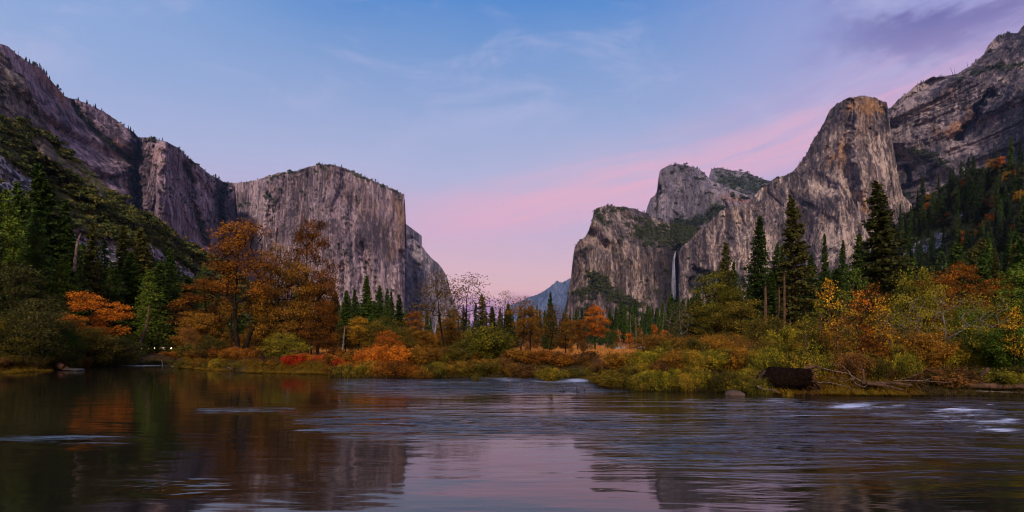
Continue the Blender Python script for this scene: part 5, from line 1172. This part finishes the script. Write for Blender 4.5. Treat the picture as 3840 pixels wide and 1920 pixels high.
# the big log on the right bank with its bark and broken end
def big_log():
    e = bpy.data.objects.new('fallen_log', None); COL.objects.link(e); e.location = W3(2940, 1440, 28.8)
    tag(e, 'huge dark fallen log with rough bark lying on the right bank', 'log')
    rs = np.random.RandomState(4)
    k = 72; L = 80
    x0, z0, D0 = [float(q) for q in pos(2842, 1412, 29.2)][0], W3(2842, 1412, 29.2)[2], 29.2
    x1, z1, D1 = W3(3030, 1424, 27.9)[0], W3(3030, 1424, 27.9)[2], 27.9
    t = np.linspace(0, 1, L)[:, None]; an = np.linspace(0, 2*math.pi, k, endpoint=False)[None, :]
    r = .44+.20*t+.04*np.sin(t*7)
    X = x0+(x1-x0)*t+np.sin(an)*(.42*(1-t)**3-.34*t**3)+.12*np.cos(3*an)*t**4
    Xn = x0+(x1-x0)*t+0*an
    pl = ridged(Xn*4.5+.7*np.sin(an*3), an*9+X*.6, 0, 3, 5)
    pl2 = vnoise(X*11+0*an, an*11, 0, 9)
    rr = r*(.97+.07*pl+.05*pl2+.16*fbm(X*1.1+0*an, an*1.2, 0, 3, 8))
    rag = np.where(t > .86, 1-.45*np.abs(vnoise(an*2.2, 0*an, 0*an, 4))*((t-.86)/.14), 1)*np.where(t < .08, .86+.14*t/.08, 1)
    V = np.stack([X+.10*np.where(t > .9, rs.rand(1, k), 0)+0*an, D0+(D1-D0)*t+rr*rag*np.cos(an), z0+(z1-z0)*t+rr*rag*np.sin(an)], -1)
    i = np.arange(L*k).reshape(L, k)
    Q = np.stack([i[:-1], i[1:], np.roll(i, -1, 1)[1:], np.roll(i, -1, 1)[:-1]], -1).reshape(-1, 4)
    link('bark', mesh_np('log_bark', V.reshape(-1, 3)-np.array(e.location), [Q], False, None, [bk_log]), e)
    for side, nm, rowi, col, dd in ((0, 'cut_end', 0, 'brown', -.02), (1, 'rotten_end', L-1, 'dark', -.35)):
        ring = V[rowi]; c = ring.mean(0)
        rings = [c+(ring-c)*s+np.array([dd*(1-s) if side else -dd*(1-s)*-1, 0, 0])+rs.normal(size=ring.shape)*.02 for s in (1.0, .75, .5, .25, .05)]
        VV = np.stack(rings); ii = np.arange(VV.shape[0]*k).reshape(-1, k)
        QQ = np.stack([ii[:-1], ii[1:], np.roll(ii, -1, 1)[1:], np.roll(ii, -1, 1)[:-1]], -1).reshape(-1, 4)
        link(nm, mesh_np(nm, VV.reshape(-1, 3)-np.array(e.location), [QQ], False, None, [BARK[col]]), e)
    sg = []
    for q in range(16):
        a = rs.uniform(-.9, 2.6); rr_ = rs.uniform(.25, .62)
        p = np.array([x1-.1, D1-rr_*math.cos(a), z1+rr_*math.sin(a)-.05])-np.array(e.location)
        d_ = np.array([rs.uniform(.25, .7), -math.cos(a)*.35, math.sin(a)*.35+rs.uniform(-.15, .15)])
        m1 = p+d_*rs.uniform(.5, .9); m2 = m1+d_*.4+rs.normal(size=3)*.14
        sg += [(p, .05, m1, .03), (m1, .03, m2, .008)]
    v, f = tubes(sg, 5); link('roots', mesh_np('roots', v, [f], True, None, [BARK['brown']]), e)
    # splintered wood hanging at the right end
    sg = []
    for q in range(9):
        a = rs.uniform(-.2, 1.2); p = np.array([x1-.05, D1-.5*math.cos(a), z1+.62*math.sin(a)+.05])-np.array(e.location)
        sg.append((p, .03, p+np.array([rs.uniform(.05, .35), rs.uniform(-.2, .05), -rs.uniform(.1, .45)]), .008))
    v, f = tubes(sg, 4); link('splinters', mesh_np('splinters', v, [f], True, None, [BARK['red']]), e)
big_log()
LW = [
 ('driftwood_branch', [(2838, 1447, 27.6), (2868, 1462, 27.5), (2900, 1462, 27.4), (2925, 1475, 27.3)], [.09, .07, .06, .02], 'pale', 'bleached crooked branch lying in front of the big log'),
 ('driftwood_branch', [(3040, 1376, 29), (3085, 1381, 28.6), (3130, 1392, 28.2), (3180, 1400, 28.0), (3230, 1431, 27.8)], [.03, .035, .04, .04, .05], 'pale', 'long pale branch running right from the end of the big log'),
 ('driftwood_branch', [(3108, 1365, 29), (3150, 1366, 28.8), (3185, 1395, 28.4), (3210, 1440, 28), (3240, 1452, 27.8), (3252, 1445, 27.8)], [.02, .03, .03, .03, .03, .02], 'pale', 'hooked pale branch bending over the driftwood'),
 ('driftwood_branch', [(3158, 1330, 29.5), (3175, 1335, 29.3), (3215, 1383, 28.6), (3238, 1386, 28.5), (3240, 1435, 28.2)], [.02, .03, .04, .05, .06], 'brown', 'dark arched branch with a pale tip over the driftwood'),
 ('driftwood_branch', [(3050, 1432, 28), (3110, 1434, 27.8), (3170, 1447, 27.5), (3215, 1468, 27.3)], [.03, .03, .03, .015], 'pale', 'thin bleached branch sloping to the water right of the big log'),
 ('driftwood_log', [(3230, 1440, 28.2), (3290, 1437, 28.1), (3350, 1436, 28), (3420, 1445, 27.9)], [.10, .10, .09, .05], 'brown', 'brown weathered log behind the long sedge tuft'),
 ('driftwood_log', [(3250, 1437, 27.8), (3310, 1445, 27.6), (3390, 1463, 27.4)], [.09, .09, .05], 'brown', 'thick brown log slanting down into the sedge'),
 ('driftwood_branch', [(3350, 1428, 27.9), (3420, 1426, 27.9), (3500, 1430, 27.9), (3560, 1436, 27.9)], [.04, .035, .03, .02], 'pale', 'long straight pale branch over the middle of the right bank'),
 ('driftwood_log', [(3560, 1440, 28.4), (3700, 1447, 28.2), (3860, 1450, 28.0)], [.16, .15, .14], 'brown', 'old dark log lying along the water at the right edge'),
 ('driftwood_branch', [(3660, 1466, 27.6), (3760, 1470, 27.5), (3860, 1472, 27.4)], [.04, .04, .03], 'grey', 'thin grey pole floating under the old log at the right edge'),
 ('tree_stump', [(3680, 1432, 28.6), (3684, 1408, 28.6), (3700, 1390, 28.5), (3706, 1378, 28.5)], [.17, .13, .10, .05], 'brown', 'short dark broken stump leaning right near the right edge'),
 ('driftwood_branch', [(3350, 1362, 30), (3390, 1356, 30), (3430, 1372, 29.6), (3470, 1420, 29)], [.02, .03, .035, .05], 'grey', 'grey arching branch before the smaller spreading shrub'),
 ('fallen_log', [(192, 1355, 56), (215, 1366, 54), (246, 1382, 52)], [.34, .32, .26], 'red', 'reddish log sloping down to the water on the left bank'),
 ('driftwood_branch', [(192, 1356, 56), (187, 1340, 56.3), (185, 1328, 56.5)], [.05, .04, .02], 'grey', 'thin stub rising from the top of the sloping log'),
 ('driftwood_log', [(60, 1372, 52), (120, 1368, 52.5), (185, 1362, 53)], [.12, .14, .10], 'brown', 'flat grey brown log behind the golden sedge on the left'),
 ('driftwood_branch', [(606, 1350, 66), (612, 1372, 65), (640, 1377, 64), (680, 1374, 63)], [.04, .06, .08, .05], 'grey', 'white forked driftwood at the tip of the point'),
 ('driftwood_log', [(640, 1378, 61), (680, 1370, 60.5), (720, 1373, 60)], [.12, .12, .08], 'grey', 'grey driftwood tangle beside the white forked piece'),
 ('driftwood_branch', [(842, 1385, 50), (855, 1377, 50), (868, 1383, 50)], [.05, .07, .05], 'pale', 'small pale root arch at the waterline left of the leaning stems'),
 ('driftwood_log', [(940, 1385, 50), (975, 1393, 49.4), (1010, 1388, 49)], [.08, .09, .05], 'dark', 'black log half in the water under the leaning stems'),
 ('leaning_stem', [(1035, 1396, 49), (1010, 1370, 49.5), (985, 1345, 50), (975, 1318, 50.5)], [.20, .17, .13, .06], 'dark', 'black leaning stem of the drowned willow, longest one'),
 ('leaning_stem', [(1035, 1396, 49.1), (1040, 1370, 49.5), (1050, 1340, 50)], [.12, .09, .05], 'dark', 'short black stem right of the longest leaning one'),
 ('leaning_stem', [(880, 1356, 57), (905, 1325, 57), (925, 1290, 57), (940, 1250, 57), (952, 1230, 57)], [.34, .28, .22, .15, .10], 'dark', 'black side trunk crossing behind the tall cottonwood trunk'),
 ('leaning_stem', [(505, 1345, 70), (525, 1290, 72), (548, 1230, 74), (560, 1150, 76)], [.26, .22, .18, .10], 'brown', 'dark trunk leaning right over the headlamps on the road'),
 ('leaning_stem', [(385, 1350, 66), (410, 1300, 67), (440, 1255, 68)], [.18, .14, .08], 'dark', 'dark crooked trunk leaning over the left channel'),
 ('bleached_trunk', [(279, 1020, 72), (284, 960, 72.5), (290, 910, 73), (303, 875, 73.5)], [.22, .18, .14, .07], 'pale', 'bleached bare trunk leaning among the left conifers'),
]
LW = [(a_, b_, ([r_*.65 for r_ in c_] if a_ == 'driftwood_branch' else c_), d_, e_) for a_, b_, c_, d_, e_ in LW]
for i, (nm, pts, rads, col, lab) in enumerate(LW):
    wood_piece(nm, [W3(*p) for p in pts], rads, BARK[col], lab, nm.replace('_', ' ').split()[-1] if nm != 'leaning_stem' else 'trunk', seed=i, k=10 if max(rads) > .1 else 7, noise_=.10)
rs_ = random.Random(12)
for i in range(30):
    px = rs_.uniform(3040, 3560); py = rs_.uniform(1405, 1462); D = float(shore_D(np.array([px]))[0])+rs_.uniform(.1, 1.6); a_ = rs_.uniform(-.5, .5)+(math.pi if rs_.random() < .5 else 0); L_ = rs_.uniform(40, 120)
    wood_piece('driftwood_branch', [W3(px, py, D), W3(px+math.cos(a_)*L_*.35, py-abs(math.sin(a_))*L_*.5-rs_.uniform(0, 10), D-.1), W3(px+math.cos(a_)*L_*.7, py+rs_.uniform(-18, 12), D-.2), W3(px+math.cos(a_)*L_, py+rs_.uniform(-14, 14), D-.1)], [.035, .03, .022, .008], BARK[rs_.choice(['brown', 'pale', 'dark', 'brown'])], 'thin stick in the driftwood tangle right of the big log', 'branch', 'sticks of the driftwood tangle', seed=200+i, k=6)
# trunks of pines showing in the gaps of the right wood
for i, (px, y0, y1, D, r, lab) in enumerate([(2941, 1020, 1205, 105, .28, 'tall thin pale pine trunk standing between the dark firs'), (2921, 1075, 1195, 108, .26, 'pale trunk slightly leaning left of the tall thin one'), (2870, 1070, 1200, 104, .34, 'thick brown trunk under the first high spire'), (2962, 1100, 1200, 110, .2, 'short brown trunk right of the tall thin pale one')]):
    x, y = at(px, D)
    wood_piece('standing_pole', [(x-(.8 if i == 1 else 0), y, gz(x, y)-.2), W3(px, (y0+y1)/2, D), W3(px, y0, D)], [r, r*.85, r*.5], BARK['brown'], lab, 'dead tree', seed=80+i, noise_=.05)
# snags: dead standing trees with stub branches as parts
def snag(px, top, D, r, label, lean=0, col='pale', z=None, group=None, nst=5, seed=0):
    x, y = at(px, D); zb = (gz(x, y)-.2) if z is None else z
    zt = CAMH-(top-HZ)/F*D; rs = random.Random(seed)
    e = bpy.data.objects.new('dead_snag', None); COL.objects.link(e); e.location = (x, y, zb); tag(e, label, 'snag', group)
    H = zt-zb; lx = lean/F*D
    pts = [(0, 0, 0), (lx*.3, 0, H*.35), (lx*.75, 0, H*.75), (lx, 0, H)]
    wood_piece('trunk', pts, [r, r*.8, r*.5, r*.18], BARK[col], None, None, seed=seed, parent=e, k=7)
    for q in range(nst):
        f = rs.uniform(.35, .95); a = rs.choice([-1, 1])*rs.uniform(.5, 1); L = H*rs.uniform(.04, .11)
        b0 = (lx*f, 0, H*f)
        wood_piece('branch', [b0, (lx*f+a*L*.6, rs.uniform(-.3, .3)*L, H*f+L*.2), (lx*f+a*L, rs.uniform(-.5, .5)*L, H*f+L*.7)], [r*.3, r*.2, r*.08], BARK[col], None, None, seed=seed+q, parent=e, k=5)
snag(2330, 1225, 128, .20, 'pale snag leaning left at the far meadow edge', lean=-14, seed=1)
snag(2365, 1172, 150, .14, 'thin straight pale snag, left of the thin pair', seed=2)
snag(2386, 1180, 148, .20, 'thicker pale snag, right of the thin pair', lean=-2, seed=3)
snag(2412, 1230, 130, .14, 'short dark snag right of the thin pair', lean=-6, col='grey', seed=4)
snag(2481, 1170, 145, .13, 'crooked forked pale snag before the dark forest', lean=8, seed=5, nst=7)
snag(2508, 1190, 150, .12, 'straight pale snag right of the crooked forked one', seed=6)
snag(2278, 1212, 140, .16, 'small pale snag right of the bright orange maple', lean=6, seed=7)
snag(2518, 1215, 152, .10, 'short reddish snag at the left side of the olive tree', col='red', seed=8)
snag(1283, 1222, 60, .12, 'crooked grey brown snag behind the dull red shrubs', lean=10, col='grey', seed=9)
for i, (nm, px, h, ln, lab) in enumerate([('cliff_right_massif', 3574, 26, -12, 'taller bleached snag of the pair on the right skyline'), ('cliff_right_massif', 3582, 19, -4, 'shorter bleached snag of the pair on the right skyline'), ('cliff_right_massif', 3630, 15, -3, 'lone thin snag higher on the right skyline'), ('cliff_left_wall', 70, 14, 0, 'lone thin snag on the left skyline')]):
    PX, PY, P3, at_, cols, top = RELIEF[nm]; j = int(np.searchsorted(cols, px)); p = P3[0, j]
    snag(px, PY[0, j]-h/p[1]*F, p[1]+1, .6, lab, lean=ln, col='brown', z=p[2]-2, seed=20+i)
# twigs standing in the water
for i, (px, py0, py1, D, lab) in enumerate([(2111, 1452, 1474, 29.5, 'leftmost of the three dark twig clumps standing in the current'), (2163, 1446, 1477, 29, 'middle one of the three dark twig clumps, tallest'), (2191, 1455, 1472, 29.8, 'smallest rightmost of the three dark twig clumps')]):
    c = W3(px, py1, D); e = bpy.data.objects.new('river_twig', None); COL.objects.link(e); e.location = (c[0], c[1], -.05); tag(e, lab, 'twig')
    h = (py1-py0)/F*D
    wood_piece('stem', [(0, 0, -.1), (.01, 0, h*.6), (-.02, 0, h)], [.025, .015, .006], BARK['dark'], None, None, parent=e, seed=i, k=5)
    sg = []; rs = np.random.RandomState(i)
    for q in range(14):
        a = rs.rand()*6.28; sg.append((np.array([0, 0, 0.]), .012, np.array([math.cos(a)*.2, math.sin(a)*.15, rs.uniform(.0, .16)]), .004))
    v, f = tubes(sg, 4); link('debris', mesh_np('debris', v, [f], True, None, [BARK['dark']]), e)
# stones
def stone(name, px, py, D, rx, ry, rz, label, mat_, seed=0, group=None, cat='rock', zoff=0):
    import bmesh
    bm = bmesh.new(); bmesh.ops.create_icosphere(bm, subdivisions=4, radius=1)
    co = np.array([v.co[:] for v in bm.verts])
    n_ = 1+.22*fbm(co[:, 0]*1.3+seed, co[:, 1]*1.3, co[:, 2]*1.3, 3, seed)+.05*fbm(co[:, 0]*5, co[:, 1]*5, co[:, 2]*5, 2, seed)
    co = np.sign(co)*np.abs(co)**.85*n_[:, None]*np.array([rx, ry, rz])
    for v, c in zip(bm.verts, co): v.co = c
    me = bpy.data.meshes.new(name); bm.to_mesh(me); bm.free(); me.materials.append(mat_)
    for p in me.polygons: p.use_smooth = True
    c = W3(px, py, D); o = link(name, me, None, (c[0], c[1], c[2]+zoff)); tag(o, label, cat, group); return o
st_dark = plain_mat('wet_stone', (.02, .018, .018), .5, .2, .5, 3)
st_pale = plain_mat('pale_stone', (.13, .12, .12), .85, .2, .3, 2)
stone('river_stone', 2755, 1480, 27.6, .46, .4, .22, 'blunt brown stone breaking the water below the willow mass', plain_mat('brown_stone', (.05, .036, .03), .8, .05, .4, 4), 3)
stone('river_stone', 3598, 1608, 16.9, .42, .35, .09, 'dark wet stone with water pouring over it in the right rapid', st_dark, 5)
stone('river_stone', 268, 1385, 52, .7, .4, .12, 'flat grey stone at the waterline beside the sloping log', plain_mat('grey_stone', (.03, .026, .024), .9, .02, .4, 3), 6)
stone('river_stone', 290, 1387, 51.5, .6, .5, .12, 'smaller flat grey stone right of the flat one by the sloping log', st_dark, 8)
rs = random.Random(3)
for i in range(16):
    px = rs.choice([rs.uniform(2190, 2270), rs.uniform(2310, 2500)]); D = rs.uniform(118, 145); x, y = at(px, D)
    s_ = rs.uniform(.25, .6); o = stone('meadow_boulder', px, 1290, D, s_*1.3, s_, s_*.7, 'small whitish boulder strewn along the far meadow edge', st_pale, i, 'whitish boulders at the far meadow edge'); o.location = (x, y, gz(x, y)+.2)

# sedge along the water: long drooping blades, nobody could count them
def sedge(name, ranges, n_, mat_, label, seed, Lb=(.5, 1.1), lean=-1.0, off=(-.6, 3.2), wd=.022):
    rs = np.random.RandomState(seed); px = np.concatenate([rs.uniform(a, b, int(n_*(b-a)/sum(q-p for p, q in ranges))) for a, b in ranges]); N = len(px)
    # tussocks
    px = np.round(px/14)*14+rs.normal(size=N)*5
    D = shore_D(px)+rs.uniform(off[0], off[1], N)
    x = (px-1920)/F*D; z = np.maximum(ground_z(x, D), 0.0)
    tk = _h(np.round(px/14), 0*px, 0*px, 9); L = rs.uniform(*Lb, N)*(.45+.9*tk);  a = rs.uniform(-1.2, 1.2, N)+math.pi*1.5
    dr = np.stack([np.cos(a)*.9, np.sin(a), 0*a], -1)
    B = np.stack([x, D, z-.05], -1); sd = np.stack([-dr[:, 1], dr[:, 0], 0*a], -1)*wd/2
    rows_ = []
    for t in (0, .35, .7, 1.0):
        c = B+dr*(L*(.15*t+.75*t*t))[:, None]+np.array([0, 0, 1])*(L*(1.0*t-.85*t*t))[:, None]
        w_ = sd*(1-t*.85)
        rows_ += [c-w_, c+w_]
    V = np.stack(rows_, 1).reshape(-1, 3); b = (np.arange(N)*8)[:, None]
    Q = np.concatenate([b+np.array([[2*k, 2*k+1, 2*k+3, 2*k+2]]) for k in range(3)])
    t = np.repeat(np.clip(.5*_h(np.round(px/14), 0*px, 0*px, 3)+.5*rs.rand(N), 0, 1), 8)
    o = link(name, mesh_np(name, V, [Q], False, {'tint': t}, [mat_])); tag(o, label, 'grass', kind='stuff')
sedge_m = leaf_mat('sedge_blades', [(.02, .010, .003), (.10, .052, .006), (.26, .15, .012), (.13, .10, .009)], .2)
sedge('bank_sedge', [(-60, 190), (690, 860), (930, 1250), (2200, 2300), (2760, 3420)], 34000, sedge_m, 'golden sedge drooping over the edge of the water', 1, wd=.035)
sedge('bank_sedge_olive', [(240, 690), (860, 930), (1260, 2200), (3400, 3900), (2300, 2760)], 9000, leaf_mat('sedge_blades_olive', [(.012, .012, .004), (.04, .035, .008), (.10, .075, .015)], .2), 'dull olive grass along the shaded waterline', 2, wd=.035)
def meadow():
    rs = np.random.RandomState(5); N = 42000
    px = rs.uniform(1150, 2800, N); D = 1/rs.uniform(1/260, 1/52, N)
    x = (px-1920)/F*D; z = ground_z(x, D)
    C = np.stack([x, D, z+.15], -1)
    V, Q, t = leaf_cards(C, rs.uniform(.3, .6, N)*(D/70)**.5, rs, .18, up=np.array([0, 0, 4.]), tint=np.clip(.5+.35*fbm(x*.08, D*.08, 0, 3, 4)+.25*rs.rand(N), 0, 1))
    o = link('meadow_grass', mesh_np('meadow_grass', V, [Q], False, {'tint': t}, [leaf_mat('meadow_blades', [(.08, .035, .008), (.26, .11, .025), (.44, .21, .055)], .2)])); tag(o, 'golden brown dry grass of the meadow behind the bank', 'grass', kind='stuff')
meadow()

# the waterfall: strands of falling water, thinning into spray
def waterfall():
    m, n = new_mat('falling_water')
    P = n.new('ShaderNodeTexCoord').outputs['Object']
    v = n.noise(n.scaled(P, .5, .2, .02), 1, 5, .6); v2 = n.noise(n.scaled(P, .15, .1, .04, (3, 3, 0)), 1, 4, .6)
    a = n.m('MULTIPLY', n.sm(n.m('ADD', v, n.m('MULTIPLY', n.m('SUBTRACT', v2, .5), .5)), .30, .62), attr(n, 'dens'), clamp=True)
    b = principled(n, (.20, .22, .30), .8, .05); tr = n.new('ShaderNodeBsdfTransparent')
    mx = n.new('ShaderNodeMixShader'); n.put(mx.inputs[0], a); n.l.new(tr.outputs[0], mx.inputs[1]); n.l.new(b, mx.inputs[2]); finish(n, mx.outputs[0])
    Vs = []; Qs = []; Dn = []; off = 0
    rs = np.random.RandomState(2); k = 8; L = 60
    for s in range(6):
        t = np.linspace(0, 1, L); o0 = rs.uniform(-1, 1)
        px = 2533-6*np.minimum(1, (t*6))+2*np.sin(t*3+s)+o0*(1.0+6*t)-2*t+(3 if s > 3 else 0); py = 944+180*t+o0*2
        Dd = 1975-10*t
        r = (1.1+2.6*t)*(.7+.5*rs.rand())
        c = pos(px, py, Dd); an = np.arange(k)*2*math.pi/k
        V = c[:, None]+np.stack([np.cos(an)[None]*r[:, None], np.sin(an)[None]*r[:, None]*.5, 0*an[None]*r[:, None]], -1)
        i = np.arange(L*k).reshape(L, k)+off
        Qs.append(np.stack([i[:-1], i[1:], np.roll(i, -1, 1)[1:], np.roll(i, -1, 1)[:-1]], -1).reshape(-1, 4)); Vs.append(V.reshape(-1, 3)); off += L*k
        Dn.append(np.repeat(.7-.6*t**1.2, k))
    o = link('waterfall', mesh_np('waterfall', np.concatenate(Vs), [np.concatenate(Qs)], True, {'dens': np.concatenate(Dn)}, [m]))
    tag(o, 'tall thin white waterfall dropping in the dark cleft of the cliff', 'waterfall')
waterfall()

# cars with lit lamps on the road behind the left bank trees
lampm = plain_mat('lit_headlamp', (.9, .8, .6), .3, .5, 0, 1, ((1.0, .66, .28), 40.0)); redm = plain_mat('lit_tail_lamp', (.6, .05, .02), .3, .5, 0, 1, ((1.0, .22, .06), 10.0))
def car(px, D, face, paint, label, s=1):
    import bmesh
    x, y = at(px, D); e = bpy.data.objects.new('car', None); COL.objects.link(e); e.location = (x, y, gz(x, y)+.02); e.rotation_euler = (0, 0, face); tag(e, label, 'car', 'cars on the road behind the left bank')
    def prism(name, prof, wy, mat_, par=e, ins=0):
        bm = bmesh.new(); k = len(prof)
        A = [bm.verts.new((a, -wy+ (ins if b > 1.0 else 0), b)) for a, b in prof]; B = [bm.verts.new((a, wy-(ins if b > 1.0 else 0), b)) for a, b in prof]
        bm.faces.new(A); bm.faces.new(B[::-1])
        for i in range(k): bm.faces.new((A[i], B[i], B[(i+1) % k], A[(i+1) % k]))
        bmesh.ops.recalc_face_normals(bm, faces=bm.faces); me = bpy.data.meshes.new(name); bm.to_mesh(me); bm.free(); me.materials.append(mat_)
        o = link(name, me, par); bv = o.modifiers.new('bevel', 'BEVEL'); bv.width = .05; bv.segments = 2; return o
    prism('body', [(-2.2, .35), (2.15, .35), (2.25, .6), (2.1, .82), (1.1, .95), (.45, 1.42), (-1.2, 1.45), (-1.9, 1.0), (-2.25, .9)], .88, paint, ins=.14)
    gl = plain_mat('car_glass', (.02, .02, .025), .1, .6, 0, 1)
    prism('side_window', [(-1.45, 1.02), (.85, 1.0), (.4, 1.36), (-1.1, 1.38)], .80, gl)
    for wx in (-1.35, 1.35):
        for wy in (-.8, .8):
            bm = bmesh.new(); bmesh.ops.create_cone(bm, cap_ends=True, segments=20, radius1=.33, radius2=.33, depth=.22, matrix=Matrix.Translation((wx, wy, .33)) @ Matrix.Rotation(R(90), 4, 'X'))
            me = bpy.data.meshes.new('wheel'); bm.to_mesh(me); bm.free(); me.materials.append(gl); link('wheel', me, e)
    for wy in (-.62, .62):
        for nm, xx, mm in (('headlight', 2.24, lampm), ('tail_light', -2.26, redm)):
            bm = bmesh.new(); bmesh.ops.create_icosphere(bm, subdivisions=2, radius=.14); bmesh.ops.scale(bm, vec=(.5, 1.3, .8), verts=bm.verts); bmesh.ops.translate(bm, vec=(xx, wy, .68), verts=bm.verts)
            me = bpy.data.meshes.new(nm); bm.to_mesh(me); bm.free(); me.materials.append(mm); link(nm, me, e)
car(520, 92, R(-60), plain_mat('dark_car_paint', (.03, .03, .035), .3, .6, .05), 'dark car with lit headlamps on the road, left of three')
car(610, 94, R(-100), plain_mat('silver_car_paint', (.35, .35, .37), .3, .6, .05), 'silver car with lit headlamps on the road, middle of three')
car(672, 96, R(-75), plain_mat('red_car_paint', (.15, .03, .03), .3, .6, .05), 'dark red car with lit headlamps on the road, right of three')
# ---------------- valley haze
def haze():
    import bmesh
    bm = bmesh.new(); bmesh.ops.create_cube(bm, size=1)
    me = bpy.data.meshes.new('haze'); bm.to_mesh(me); bm.free()
    o = link('haze', me, None, (0, 5750-500, 1100)); o.scale = (15000, 11500, 2220)
    m = bpy.data.materials.new('haze_air'); m.use_nodes = True; n = NT(m.node_tree)
    v = n.new('ShaderNodeVolumePrincipled'); v.inputs['Color'].default_value = (.35, .55, 1.0, 1); v.inputs['Density'].default_value = 1.7e-5
    v.inputs['Anisotropy'].default_value = .2
    oo = n.new('ShaderNodeOutputMaterial'); n.l.new(v.outputs[0], oo.inputs['Volume'])
    me.materials.append(m); tag(o, 'thin bluish evening haze filling the valley', 'haze', kind='stuff')
haze()
